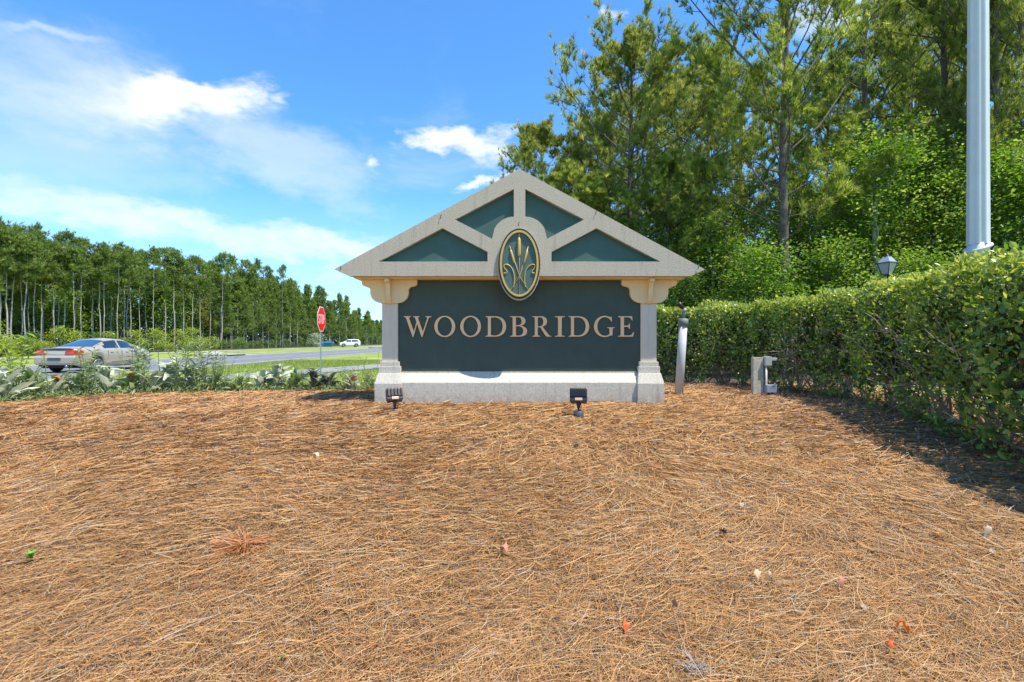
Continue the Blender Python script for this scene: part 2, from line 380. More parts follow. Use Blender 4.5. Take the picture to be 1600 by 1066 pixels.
# ------------------------------------------------------------------ the setting
xs = np.unique(np.concatenate([np.linspace(-1400, -60, 20), np.linspace(-60, -14, 20), np.arange(-14, 14, .35), np.linspace(14, 60, 20), np.linspace(60, 1400, 20)]))
ys = np.unique(np.concatenate([np.linspace(-300, -4, 12), np.arange(-4, 16, .35), np.linspace(16, 80, 24), np.linspace(80, 1900, 24)]))
def grid(xs, ys, zf):
    Xg, Yg = np.meshgrid(xs, ys); Z = zf(Xg, Yg); V = np.stack([Xg, Yg, Z], -1).reshape(-1, 3)
    nx, ny = len(xs), len(ys); i, j = np.meshgrid(np.arange(nx - 1), np.arange(ny - 1)); a = (j * nx + i).ravel()
    return V, np.stack([a, a + 1, a + 1 + nx, a + nx], -1)
V, F = grid(xs, ys, lambda x, y: gz(x, y) - .03 * (sm(-11, -9, x) * (1 - sm(10, 12, y))))
tag(link('ground', np_mesh('ground', V, [F], True), M['grass_sheet']), 'mown green grass ground running from the planting bed to the horizon', kind='structure')
def bed_edge_y(x): return 9.75 - .16 * np.clip(-x - 4.5, 0, 9) ** 1.35 + .12 * np.sin(2.1 * x) + 1.9 * sm(.5, 3.2, x)
bxs = np.arange(-9.6, 7.6, .16); bt = np.linspace(0, 1, 80)
Xg, Tg = np.meshgrid(bxs, bt); Yg = -3 + (bed_edge_y(Xg) + 3) * Tg
Zg = gz(Xg, Yg) + lumps(Xg, Yg) + .012
Zg[-1] -= .05
V = np.stack([Xg, Yg, Zg], -1).reshape(-1, 3); nx = len(bxs); i, j = np.meshgrid(np.arange(nx - 1), np.arange(79)); a = (j * nx + i).ravel()
tag(link('planting_bed', np_mesh('planting_bed', V, [np.stack([a, a + 1, a + 1 + nx, a + nx], -1)], True), M['straw']), 'low mound of brown pine straw mulch', kind='structure')
def sheet(name, poly, z, m_, label, kind='structure', n=1):
    me = bpy.data.meshes.new(name); me.from_pydata([(x, y, z + (0 if n == 1 else float(gz(x, y)))) for x, y in poly], [], [tuple(range(len(poly)))]); me.update()
    return tag(link(name, me, m_), label, kind=kind)
RN, RF = -15.5, -25.2     # near and far edge of the road
sheet('road', [(RF, -120), (RN, -120), (RN, 900), (RF, 900)], .008, M['asphalt'], 'grey asphalt road running away past the sign')
tag(link('road_line', MB().box(-20.30, -20.18, -60, 500, .009, .0125).mesh('road_line'), M['paint_yellow']), 'yellow centre line of the road', kind='structure')
sheet('road_line', [(RF + .45, -60), (RF + .57, -60), (RF + .57, 500), (RF + .45, 500)], .0125, M['paint_white'], 'white edge line of the road')
for nm, x0, x1 in (('kerb', RN, RN + .16), ('kerb', RF - .38, RF)):
    tag(link(nm, MB().box(x0, x1, -100, 700, -.05, .10 if x0 > -20 else .06).mesh(nm, .015), M['concrete']), 'pale concrete kerb along the road', kind='structure')
sheet('footpath', [(-40.0, -60), (-38.0, -60), (-38.0, 600), (-40.0, 600)], .03, M['concrete'], 'pale footpath along the foot of the far wood')
# curved path this side of the road
pc = [(-34, 4.5), (-24, 7.5), (-18, 10.6), (-13.4, 14.4), (-10.4, 18.0), (-8.4, 22.4), (-6.6, 27.5), (-4.6, 34), (-2, 43), (1, 54)]
pcx = np.interp(np.linspace(0, 9, 60), range(10), [p[0] for p in pc]); pcy = np.interp(np.linspace(0, 9, 60), range(10), [p[1] for p in pc])
P2 = np.stack([pcx, pcy], 1); T2 = np.gradient(P2, axis=0); T2 /= np.linalg.norm(T2, axis=1, keepdims=True); N2 = np.stack([-T2[:, 1], T2[:, 0]], 1)
L_ = P2 + N2 * 1.25; R_ = P2 - N2 * 1.25
V = np.concatenate([np.column_stack([L_, gz(L_[:, 0], L_[:, 1]) + .03]), np.column_stack([R_, gz(R_[:, 0], R_[:, 1]) + .03])]); k = np.arange(59)
tag(link('footpath', np_mesh('footpath', V, [np.stack([k + 60, k + 61, k + 1, k], -1)]), M['path']), 'grey asphalt path curving through the verge behind the stop sign', kind='structure')
# crossing ramp and drain inlets on the far side
sheet('kerb_ramp', [(-38.0, 58), (-38.0, 63), (-29.6, 50.5), (RF - .1, 49.5), (RF - .1, 46.5), (-29.5, 46.5)], .034, M['concrete'], 'pale concrete ramp crossing the far grass verge')
for yy_, lb in ((44.5, 'dark slotted kerb drain beside the pale concrete ramp across the road'), (93, 'small far kerb drain close to the left pillar of the sign')):
    dr = empty('kerb_drain', (RF - .9, yy_, 0), 0, lb, 'drain', 'kerb drains on the far side of the road')
    link('slab', MB().box(-1.0, .98, -1.5, 1.5, .10, .19).mesh('slab', .02), M['concrete'], dr)
    link('opening', MB().box(-.9, .90, -1.4, 1.4, .0, .098).mesh('opening'), M['black'], dr)
V, F = grid(np.linspace(2, 90, 40), np.linspace(11.6, 120, 50), lambda x, y: gz(x, y) + .012)
tag(link('forest_floor', np_mesh('forest_floor', V, [F], True), M['litter']), 'brown leaf litter under the wood behind the hedge', kind='structure')
sheet('forest_floor', [(-160, -40), (-43.5, -40), (-43.5, 460), (-160, 460)], .02, M['litter'], 'dark leaf litter under the far pine wood')

# ------------------------------------------------------------------ pine straw
def swirl(x, y):
    return 1.2 * np.sin(.9 * x + .4 * np.sin(1.1 * y)) + 1.1 * np.sin(1.3 * y + .8 * x + 1) + .6 * np.sin(3.1 * x - 2.2 * y)
def needle_bag(n, xf, y0, y1, two, ymax_fn=None, spread=1.05, lift=.035, wmul=1.0, lmul=1.0):
    y = rng.uniform(y0, y1, n); x = xf(y, n)
    e = bed_edge_y(x); keep = (y < e) & (x > -9.5) & (x < 7.4)
    inside = (x > -2.15) & (x < 2.4) & (y > 7.6) & (y < 8.6); keep &= ~inside
    x, y = x[keep], y[keep]; n = len(x)
    ang = swirl(x, y) + rng.normal(0, spread, n)
    L = rng.uniform(.10, .21, n) * lmul; w = .00108 * np.clip(y / 2.6, .9, 3.4) * rng.uniform(.7, 1.25, n) * wmul
    D = np.stack([np.cos(ang), np.sin(ang), np.zeros(n)], 1); S = np.stack([-D[:, 1], D[:, 0], rng.normal(0, .55, n)], 1)
    bend = rng.normal(0, .16, n)
    c = np.stack([x, y, gz(x, y) + lumps(x, y) + .014], 1)
    hz = rng.uniform(0, 1, n) ** 1.7 * lift
    tilt = rng.normal(0, .09, n); stick = rng.random(n) < .012; tilt[stick] += rng.uniform(.2, .55, stick.sum())
    def pt(t):
        p = c + D * (t * L)[:, None] + np.stack([-D[:, 1], D[:, 0], np.zeros(n)], 1) * (bend * (t * t * 4 - 1) * L * .5)[:, None]
        p[:, 2] += hz + np.abs(tilt) * (t + .5) * L + .004; return p
    rnd = np.clip(.50 + rng.normal(0, .20, n), 0, 1)
    rnd -= .30 * (1 - hz / lift) * (rng.random(n) < .5)      # half the needles are darker the lower they lie
    rnd = np.clip(rnd + (y < 4.2) * rng.choice([0, .22, -.12], n, p=[.5, .3, .2]), 0, 1); W = S * w[:, None]
    ts = (-.5, 0, .5) if two else (-.5, .5)
    V = np.stack([q for t in ts for q in (pt(np.full(n, t)) - W * (1 if abs(t) < .4 or not two else .6), pt(np.full(n, t)) + W * (1 if abs(t) < .4 or not two else .6))], 1)
    m_ = V.shape[1]; base = (np.arange(n) * m_)[:, None]
    fs = [base + np.array([[0, 1, 3, 2]])] + ([base + np.array([[2, 3, 5, 4]])] if two else [])
    return V.reshape(-1, 3), np.concatenate(fs), np.repeat(rnd, m_)
bagn = Bag()
wide = lambda y, n: rng.uniform(-1, 1, n) * (1.10 * y + .5)
bagn.add(*needle_bag(165000, wide, 1.75, 4.6, True))
bagn.add(*needle_bag(150000, wide, 4.3, 9.9, False))
bagn.add(*needle_bag(14000, lambda y, n: rng.uniform(.5, 7, n), 9.3, 11.6, False))
tag(link('pine_straw', bagn.mesh('pine_straw'), M['needle']), 'loose orange brown pine straw covering the whole bed', kind='stuff')

# ------------------------------------------------------------------ monument sign
SY = 7.40
sign = empty('monument_sign', (.12, 7.9, .34), 0, 'large stucco entrance monument with green panel reading WOODBRIDGE under a gabled truss top', 'sign')
SO = Vector((-.12, -7.9, -.34))
def sp(name, me, m_, parent=sign, label=None):
    o = link(name, me, m_, parent, SO if parent is sign else (0, 0, 0))
    if label: o['label'] = label
    return o
CX = .115                                           # centre line of the sign
def fx(px): return (px - 811.5) * SY / FPX + CX
def fz(py): return CAM_Z + (533 - py) * SY / FPX
outer = [(-290, 421), (0, 264), (290, 421), (267, 431.5), (-267, 431.5)]
def toF(pts, s=1): return [((s * p[0]) * SY / FPX + CX, fz(p[1])) for p in pts]
lowtri = [(-220, 408.9), (-120.5, 356.5), (-50, 393.5), (-50, 408.7)]
arc = []
for t in np.linspace(math.radians(97), math.radians(140), 9):   # outer edge of the oval collar
    arc.append((math.cos(t) * 56, 412 - math.sin(t) * 74.5))
arc[0] = (-9, 338.6); arc[-1] = (-43, 373.2)
for i_ in range(1, 8):
    f_ = i_ / 8; arc[i_] = (-9 - 34 * (f_ ** .95), 338.6 + 34.6 * (1 - math.sqrt(max(0, 1 - f_ ** 1.9))) * 1.0)
uptri = [(-9, 295.5), (-101, 343)] + list(reversed(arc))
splines = [toF(outer)] + [toF(lowtri), toF(lowtri, -1), toF(uptri), toF(uptri, -1)]
me = curve_mesh('gable_frame', splines, .095); me.transform(Matrix.Translation((0, SY + .0475, 0)))
sp('gable_frame', me, M['stucco'])
sh = [(x * (1 - .004) + (0 if abs(x) > 1 else 0), y) for x, y in outer]
body = toF([(-288.5, 420.9), (0, 264.8), (288.5, 420.9), (266, 431.0), (-266, 431.0)])
sp('gable_block', MB().prism(body, SY + .088, SY + 1.30).mesh('gable_block'), M['stucco'])
link_pts = [(lowtri, 1), (lowtri, -1), (uptri, 1), (uptri, -1)]
for pts, s_ in link_pts:
    cxp = sum(p[0] for p in pts) / len(pts); cyp = sum(p[1] for p in pts) / len(pts)
    big = [(cxp + (p[0] - cxp) * 1.04, cyp + (p[1] - cyp) * 1.04) for p in pts]
    P = toF(big, s_)
    if s_ < 0: P = P[::-1]
    me = curve_mesh('gable_panel', [P], .006); me.transform(Matrix.Translation((0, SY + .083, 0)))
    sp('gable_panel', me, M['green_panel'])
zs = fz(431.5)
sp('soffit', MB().box(CX - 2.55, CX + 2.55, SY + .10, SY + 1.28, zs - .022, zs + .0015).mesh('soffit', .004), M['cream'])
# wall, panel, base
PY = 7.72
sp('wall_core', MB().box(CX - 1.93, CX + 1.93, PY + .03, PY + .66, .80, zs - .023).mesh('wall_core'), M['pillar'])
sp('name_panel', MB().box(CX - 1.92, CX + 1.92, PY, PY + .028, .865, zs - .024).mesh('name_panel'), M['green'])
sp('panel_bead', MB().box(CX - 1.86, CX + 1.86, PY - .014, PY - .001, .862, .876).mesh('panel_bead'), M['stucco_pale'])
sp('base_wall', MB().stack([(.10, CX - 2.2, CX + 2.2, 7.575, 8.62), (.712, CX - 2.2, CX + 2.2, 7.575, 8.62), (.863, CX - 2.12, CX + 2.12, 7.712, 8.54)]).mesh('base_wall', .008), M['stucco_pale'])
for s_ in (-1, 1):
    pcx_ = CX + s_ * 2.045                            # pillar centre
    def sb(a, b): return (pcx_ - a, pcx_ + b) if s_ < 0 else (pcx_ - b, pcx_ + a)   # a = outward, b = inward
    o0, o1 = sb(.20, .215); t0, t1 = sb(.165, .185)
    ped = sp('pedestal', MB().stack([(.10, o0, o1, 7.53, 8.68), (.70, o0, o1, 7.53, 8.68), (.862, t0, t1, 7.60, 8.62)]).mesh('pedestal', .008), M['stucco_pale'])
    c0, c1 = sb(.165, .175); d0, d1 = sb(.148, .155)
    sp('pillar_plinth', MB().box(c0, c1, 7.635, 8.60, .864, .962).box(d0, d1, 7.655, 8.58, .963, 1.035).mesh('pillar_plinth', .01), M['stucco_pale'])
    p0, p1 = sb(.125, .125)
    sp('pillar', MB().box(p0, p1, 7.685, 8.50, 1.036, 1.985).mesh('pillar', .006), M['pillar'])
    # scalloped bracket plate
    def scallop(sg):
        pts = [(.435, .0), (.435, .055), (.425, .085), (.40, .10), (.365, .108)]
        for t in np.linspace(0, 1, 7)[1:]:           # concave cove
            pts.append((.365 - .065 * math.sin(t * math.pi / 2) - 0, .108 + .060 * (1 - math.cos(t * math.pi / 2))))
        pts += [(.302, .20)]
        for t in np.linspace(0, 1, 8)[1:]:           # convex quarter round
            pts.append((.135 + .167 * math.cos(t * math.pi / 2), .20 + .165 * math.sin(t * math.pi / 2)))
        return [(sg * x, zs - .024 - z) for x, z in pts]
    a_ = scallop(1); b_ = scallop(-1)
    poly = [(pcx_ + x, z) for x, z in a_] + [(pcx_ + x, z) for x, z in reversed(b_)]
    me = curve_mesh('bracket', [poly], .78, 0); me.transform(Matrix.Translation((0, 7.655 + .39, 0)))
    br = sp('bracket', me, M['cream'])
    # curved console rib on the front of the bracket
    prof = []
    for t in np.linspace(0, 1, 13):
        prof.append((7.50 + .15 * t ** 1.25 + .018 * math.sin(t * 2 * math.pi), zs - .026 - .375 * t))
    prof = [(7.475, zs - .025), (7.475, zs - .075)] + prof[2:]
    n = len(prof); w = .034
    v = [(pcx_ - w, y, z) for y, z in prof] + [(pcx_ + w, y, z) for y, z in prof] + [(pcx_ - w, 7.66, z) for y, z in prof] + [(pcx_ + w, 7.66, z) for y, z in prof]
    f = []
    for i_ in range(n - 1):
        f += [(i_, i_ + 1, n + i_ + 1, n + i_), (2 * n + i_, 2 * n + i_ + 1, i_ + 1, i_), (n + i_, n + i_ + 1, 3 * n + i_ + 1, 3 * n + i_)]
    f += [(n - 1, 3 * n - 1, 4 * n - 1, 2 * n - 1), (0, n, 3 * n, 2 * n)]
    sp('console', MB().add(v, f).mesh('console', .004), M['cream'])
# --- lettering
def ell(cx, cy, rx, ry, a0, a1, n=24): return [(cx + rx * math.cos(R(a0 + (a1 - a0) * i / n)), cy + ry * math.sin(R(a0 + (a1 - a0) * i / n))) for i in range(n + 1)]
def bez(p0, c0, c1, p1, n=12):
    return [tuple((1 - t) ** 3 * p0[k] + 3 * (1 - t) ** 2 * t * c0[k] + 3 * (1 - t) * t * t * c1[k] + t ** 3 * p1[k] for k in (0, 1)) for t in [i / n for i in range(n + 1)]]
LT = {}
stemL = [(0, 0), (0, .035), (.08, .05), (.105, .09), (.11, .15), (.11, .85), (.105, .91), (.08, .95), (0, .965), (0, 1)]
LT['W'] = [[(0, 1), (.34, 1), (.34, .965), (.25, .93), (.505, .25), (.639, .7165), (.56, .93), (.47, .965), (.47, 1), (.80, 1), (.80, .965), (.71, .93), (.965, .25), (1.20, .93), (1.10, .965), (1.10, 1), (1.40, 1), (1.40, .965), (1.27, .93), (.93, -.02), (.90, -.02), (.67, .633), (.48, -.02), (.45, -.02), (.10, .93), (0, .965)]]
LT['O'] = [ell(.5, .5, .5, .52, 0, 345, 40), ell(.5, .5, .345, .46, 0, 345, 40)]
LT['D'] = [stemL + bez((.42, 1), (.78, 1), (.95, .78), (.95, .5)) + bez((.95, .5), (.95, .22), (.78, 0), (.42, 0))[1:],
           [(.25, .93), (.25, .08)] + bez((.40, .055), (.66, .055), (.79, .25), (.79, .5)) + bez((.79, .5), (.79, .75), (.66, .945), (.40, .945))[1:]]
LT['B'] = [stemL + bez((.38, 1), (.58, 1), (.66, .88), (.66, .76)) + bez((.66, .76), (.66, .64), (.58, .56), (.47, .535))[1:] + bez((.47, .525), (.64, .50), (.73, .40), (.73, .27)) + bez((.73, .27), (.73, .10), (.60, 0), (.38, 0))[1:],
           [(.25, .945), (.25, .56), (.35, .56)] + bez((.36, .56), (.54, .57), (.54, .93), (.36, .95))[1:],
           [(.25, .505), (.25, .06), (.36, .05)] + bez((.37, .05), (.63, .06), (.63, .49), (.37, .51))[1:]]
LT['R'] = [stemL + bez((.38, 1), (.60, 1), (.68, .88), (.68, .75)) + bez((.68, .75), (.68, .60), (.58, .51), (.47, .49))[1:] + [(.76, .09), (.80, .05), (.88, .035), (.88, 0), (.68, 0), (.60, .06), (.36, .46), (.25, .46), (.25, .13), (.26, .07), (.29, .05), (.36, .035), (.36, 0)],
           [(.25, .945), (.25, .51), (.34, .51)] + bez((.36, .51), (.56, .53), (.56, .93), (.36, .95))[1:]]
LT['I'] = [[(0, 0), (0, .035), (.09, .05), (.115, .09), (.12, .15), (.12, .85), (.115, .91), (.09, .95), (0, .965), (0, 1), (.38, 1), (.38, .965), (.29, .95), (.265, .91), (.26, .85), (.26, .15), (.265, .09), (.29, .05), (.38, .035), (.38, 0)]]
LT['E'] = [stemL + [(.60, 1), (.62, .80), (.59, .80), (.54, .90), (.46, .945), (.25, .945), (.25, .54), (.40, .54), (.46, .57), (.48, .64), (.51, .64), (.51, .38), (.48, .38), (.46, .45), (.40, .48), (.25, .48), (.25, .06), (.50, .06), (.58, .10), (.66, .22), (.69, .22), (.64, 0)]]
LT['G'] = [[(.84, .74), (.87, .74), (.86, .97), (.83, .98), (.79, .94)] + ell(.52, .5, .52, .52, 62, 298, 34) + [(.90, .07), (.90, .36), (.92, .41), (.99, .425), (.99, .46), (.64, .46), (.64, .425), (.73, .41), (.75, .36), (.75, .12)] + ell(.53, .5, .37, .455, 305, 50, 34)]
boxes = [('W', 631, 674), ('O', 678.5, 711.2), ('O', 719, 751.6), ('D', 758.5, 790.9), ('B', 797, 823.7), ('R', 832, 861.5), ('I', 867, 882.7), ('D', 888.5, 920.6), ('G', 928.2, 960.2), ('E', 966, 991)]
LY = PY - .03
zb_, zt_ = CAM_Z + (533 - 526.2) * LY / FPX, CAM_Z + (533 - 494.2) * LY / FPX
for ch, x0, x1 in boxes:
    sp_ = LT[ch]; mnx = min(p[0] for s in sp_ for p in s); mxx = max(p[0] for s in sp_ for p in s)
    X0, X1 = (x0 - 800) * LY / FPX, (x1 - 800) * LY / FPX
    me = curve_mesh('letter', [[(X0 + (p[0] - mnx) / (mxx - mnx) * (X1 - X0), zb_ + p[1] * (zt_ - zb_)) for p in s] for s in sp_], .024, .0)
    me.transform(Matrix.Translation((0, LY + .014, 0)))
    sp('letter', me, M['salmon'], label='salmon raised serif letter ' + ch)
# --- oval emblem
EY = SY - .03; EC = (at(811.3, 413, EY).x, at(811.3, 413, EY).z); pe = EY / FPX
def oval(rx, ry, n=56, dz=0): return [(EC[0] + rx * pe * math.cos(2 * math.pi * i / n), EC[1] + dz * pe + ry * pe * math.sin(2 * math.pi * i / n)) for i in range(n)]
def flat(name, spl, y0, y1, m_, bevel=0):
    me = curve_mesh(name, spl, y1 - y0 - 2 * bevel, bevel); me.transform(Matrix.Translation((0, (y0 + y1) / 2, 0))); return sp(name, me, m_)
em = flat('emblem_rim', [oval(33.8, 56.5), oval(30.4, 52.0, dz=1.0)], EY - .005, SY + .02, M['stucco'])
flat('emblem_back', [oval(33.2, 55.8)], SY - .009, SY + .018, M['dark_rim'])
flat('emblem_lip', [oval(32.6, 55.0, dz=.6), oval(30.6, 52.2, dz=1.0)], EY - .013, EY - .004, M['dark_rim'])
flat('emblem_ring', [oval(30.2, 51.8, dz=1.0), oval(27.2, 48.6, dz=1.0)], EY - .022, SY - .012, M['gold'])
flat('emblem_face', [oval(27.5, 49.0, dz=1.0)], SY - .022, SY - .010, M['emblem'])
def ep(x, y): p = at(760 + x / 7.61, 340 + y / 7.61, SY - .030); return (p.x, SY - .030, p.z)
def er(p): return (p[0], p[1], p[2])
def rod(name, pts, r): sp(name, MB().tube([ep(*p) for p in pts], r, 8).mesh(name), M['gold'])
def cat(name, stem, h0, h1, r):
    mb = MB().tube([ep(*p) for p in stem], .0052, 8)
    a, b = np.array(ep(*h0)), np.array(ep(*h1)); pts = [a + (b - a) * t for t in (0, .06, .12, .88, .94, 1)]
    mb.tube(pts, [.005, r * .75, r, r, r * .75, .005], 10); sp(name, mb.mesh(name), M['gold'])
cat('cattail', [(390, 165), (392, 915)], (389, 236), (391, 468), .026)
cat('cattail', [(278, 340), (395, 700), (508, 868)], (288, 385), (335, 545), .018)
cat('cattail', [(497, 345), (395, 700), (283, 868)], (488, 385), (447, 545), .018)
curl = [(322, 830), (334, 760), (332, 690), (318, 630), (292, 585), (255, 560), (222, 556), (205, 575), (214, 602), (238, 628), (248, 650), (236, 662), (205, 662)]
def smoothpts(p, n=40):
    p = np.array(p, float)
    for _ in range(2):
        q = [p[0]]
        for a, b in zip(p[:-1], p[1:]): q += [.75 * a + .25 * b, .25 * a + .75 * b]
        p = np.array(q + [p[-1]])
    return p.tolist()
rod('reed_leaf', smoothpts(curl), .0075)
rod('reed_leaf', smoothpts([(787 - x, y) for x, y in curl]), .0075)
for (a, b) in ((532.5, 420), (689, 339), (811, 350.5), (931.5, 332.5), (1091.5, 417)):
    p = at(a, b, SY - .01)
    sp('wire_clip', MB().tube([(p.x + .005, SY + .005, p.z + .03), (p.x + .003, SY - .02, p.z + .032), (p.x - .004, SY - .022, p.z), (p.x - .006, SY - .014, p.z - .03)], .004, 6).mesh('wire_clip'), M['black'])

# ------------------------------------------------------------------ floodlights
def floodlight(px, py, y, rz, tilt, label, can):
    p = ground_at(px, py, .01); p.z += .01
    p.z += .03
    r_ = empty('floodlight', p, rz, label, 'floodlight', 'floodlights in front of the sign'); r_.scale = (1.04,) * 3
    if can: link('stake_base', MB().tube([(0, 0, -.02), (0, 0, .01), (0, 0, .075), (0, 0, .082)], [.058, .062, .062, .05], 18).mesh('stake_base'), M['slate_can'], r_)
    else: link('stake_base', MB().tube([(0, 0, -.02), (0, 0, .012), (0, 0, .02)], [.06, .06, .045], 18).mesh('stake_base'), M['slate_can'], r_)
    h0 = .08 if can else .02
    link('knuckle', MB().tube([(0, 0, h0), (0, 0, h0 + .05)], .013, 10).tube([(0, 0, h0 + .04), (0, 0, h0 + .09)], [.022, .020], 10).tube([(-.028, 0, h0 + .095), (.028, 0, h0 + .095)], .024, 12).mesh('knuckle'), M['bronze'], r_)
    # housing faces the sign (+Y local) and is tipped back
    Hm = Matrix.Translation((0, 0, h0 + .10)) @ Matrix.Rotation(R(tilt), 4, 'X')
    hb = MB().stack([(.0, -.095, .095, -.03, .03), (.03, -.108, .108, -.04, .04), (.165, -.108, .108, -.04, .04), (.18, -.104, .104, -.035, .035)])
    me = hb.mesh('housing', .006); me.transform(Hm); ho = link('housing', me, M['bronze'], r_)
    fn = MB()
    for i in range(9 if can else 5): x = -.088 + i * (.176 / (8 if can else 4)); fn.box(x - .004, x + .004, -.062, -.041, .075, .176)
    fn.box(-.10, .10, -.052, -.041, .068, .074)
    me = fn.mesh('cooling_fins'); me.transform(Hm); link('cooling_fins', me, M['black'] if can else M['bronze'], r_)
    me = MB().box(-.045, .045, -.052, -.041, .018, .052).mesh('rear_label', .003); me.transform(Hm); link('rear_label', me, M['lens'], r_)
    me = MB().box(-.092, .092, .041, .046, .02, .155).mesh('lens', .002); me.transform(Hm); link('lens', me, M['lantern_glass'], r_)
    me = MB().tube([(.0, -.045, .03), (.03, -.07, .02), (.03, -.06, -.05), (.01, -.02, -.14)], .004, 6).mesh('cable'); me.transform(Matrix.Translation((0, 0, h0 + .10))); link('cable', me, M['black'], r_)
floodlight(904, 656, 7.12, R(-6), -24, 'dark finned floodlight on a slate grey can in front of the middle of the base', True)
floodlight(617, 645, 7.30, R(24), -26, 'bronze floodlight turned aside at the left foot of the sign', False)

# ------------------------------------------------------------------ conduit post with spotlight, utility post
pp = ground_at(1060.5, 620); pt = at(1068, 498, pp.y); d = Vector((pt.x - pp.x, 0, pt.z - pp.z))
cp = empty('conduit_post', pp, 0, 'leaning grey plastic conduit post carrying a small spotlight right of the sign', 'post')
q = lambda t: (d.x * t, 0, d.z * t)
link('pipe', MB().tube([q(-.03), q(.5), q(.93)], .074, 20).mesh('pipe'), M['pvc'], cp)
link('coupling', MB().tube([q(.90), q(.902), q(.995), q(1.0)], [.076, .086, .086, .07], 20).mesh('coupling'), M['pvc_dark'], cp)
link('stem', MB().tube([q(1.0), q(1.10)], .022, 10).mesh('stem'), M['pvc_dark'], cp)
link('joint', MB().tube([(d.x * 1.11 - .03, -.01, d.z * 1.11), (d.x * 1.11 + .03, -.01, d.z * 1.11)], .03, 12).mesh('joint'), M['box_grey'], cp)
hd = np.array(q(1.12))
link('spotlight_head', MB().tube([hd + (0, 0, 0), hd + (-.03, -.01, .025), hd + (-.07, -.02, .06), hd + (-.12, -.03, .11)], [.02, .034, .042, .045], 14).mesh('spotlight_head'), M['bronze'], cp)
up_ = ground_at(1186, 621)
ut = empty('utility_post', up_, 0, 'short weathered wooden post with grey outlet box and conduit in front of the hedge', 'post')
for x0, x1, y0, h in ((-.085, -.045, .0, .66), (-.045, .075, .02, .655)):
    link('board', MB().box(x0, x1, y0, y0 + .07, -.05, h).mesh('board', .006), M['wood'], ut)
link('outlet_box', MB().box(.078, .175, -.03, .06, .52, .67).mesh('outlet_box', .008), M['box_grey'], ut)
link('outlet_cover', MB().box(.178, .26, -.02, .04, .60, .65).mesh('outlet_cover', .008), M['box_grey'], ut)
link('conduit', MB().tube([(.105, 0, .52), (.105, 0, .2), (.108, 0, -.05)], .016, 10).mesh('conduit'), M['pvc'], ut)
link('meter_box', MB().box(.085, .235, -.06, .03, .08, .21).mesh('meter_box', .01), M['box_blue'], ut)
ut.scale = (1.2, 1.2, 1.08)
link('meter_plug', MB().tube([(.15, -.02, .08), (.15, -.02, -.05)], [.03, .04], 12).tube([(.19, -.03, .08), (.20, -.04, -.04)], .008, 6).mesh('meter_plug'), M['black'], ut)

# ------------------------------------------------------------------ white pole and lantern behind the hedge
wp = Vector((8.72, 9.1, .30))
po = empty('pole', wp, 0, 'tall thick white metal pole rising behind the hedge at the right', 'pole')
mb = MB(); n = 24; H = 10.5; prof = []
def fl(r, z):
    out = []
    for k in range(48):
        a = 2 * math.pi * k / 48; rr = r * (1 + .06 * math.cos(a * 8)); out.append((rr * math.cos(a), rr * math.sin(a), z))
    return out
zz = [2.86, 2.97, 5, 8, H]; rr_ = [.160, .158, .148, .138, .128]; v = []; f = []
for r_i, z_i in zip(rr_, zz): v += fl(r_i, z_i)
for i_ in range(len(zz) - 1):
    for k in range(48): a = i_ * 48 + k; b = i_ * 48 + (k + 1) % 48; f.append((a, b, b + 48, a + 48))
f.append(tuple(range(len(v) - 48, len(v)))); mb.add(v, f, True)
link('shaft', mb.mesh('shaft'), M['white'], po)
link('lower_shaft', MB().tube([(0, 0, -.1), (0, 0, 2.7), (0, 0, 2.88)], [.17, .165, .158], 24).mesh('lower_shaft'), M['white'], po)
ring = [(.185 * math.cos(a), .185 * math.sin(a), 2.81 + .08 * math.cos(a - .35)) for a in np.linspace(0, 2 * math.pi, 33)]
link('collar', MB().tube(ring, .026, 10, cap=False).mesh('collar'), M['white'], po)
link('halyard', MB().tube([(.166, -.05, 2.7), (.158, -.05, 6), (.15, -.04, 10)], .006, 6).mesh('halyard'), M['lens'], po)
lp = Vector((8.87, 11.5, .30))
la = empty('lamp_post', lp, R(20), 'black lamp post with a tapered glass lantern behind the hedge', 'lamp post')
link('post', MB().tube([(0, 0, -.1), (0, 0, .3), (0, 0, 2.62), (0, 0, 2.70)], [.06, .04, .035, .06], 12).mesh('post'), M['black'], la)
la.scale = (.8, .8, .97)
link('lantern_pane', MB().stack([(2.72, -.085, .085, -.085, .085), (2.98, -.165, .165, -.165, .165)]).mesh('lantern_pane'), M['lantern_glass'], la)
fr = MB()
for a in (-1, 1):
    for b in (-1, 1): fr.tube([(a * .088, b * .088, 2.70), (a * .17, b * .17, 2.99)], .011, 6)
fr.box(-.10, .10, -.10, .10, 2.695, 2.72)
for a in (-1, 1): fr.box(-.185, .185, a * .175 - .012, a * .175 + .012, 2.98, 3.005); fr.box(a * .175 - .012, a * .175 + .012, -.16, .16, 2.981, 3.004)
link('lantern_frame', fr.mesh('lantern_frame'), M['black'], la)
link('lantern_cap', MB().stack([(3.006, -.17, .17, -.17, .17), (3.15, -.07, .07, -.07, .07)]).mesh('lantern_cap'), M['lantern_glass'], la)
link('finial', MB().tube([(0, 0, 3.15), (0, 0, 3.18), (0, 0, 3.19), (0, 0, 3.24)], [.085, .07, .02, .01], 10).mesh('finial'), M['black'], la)

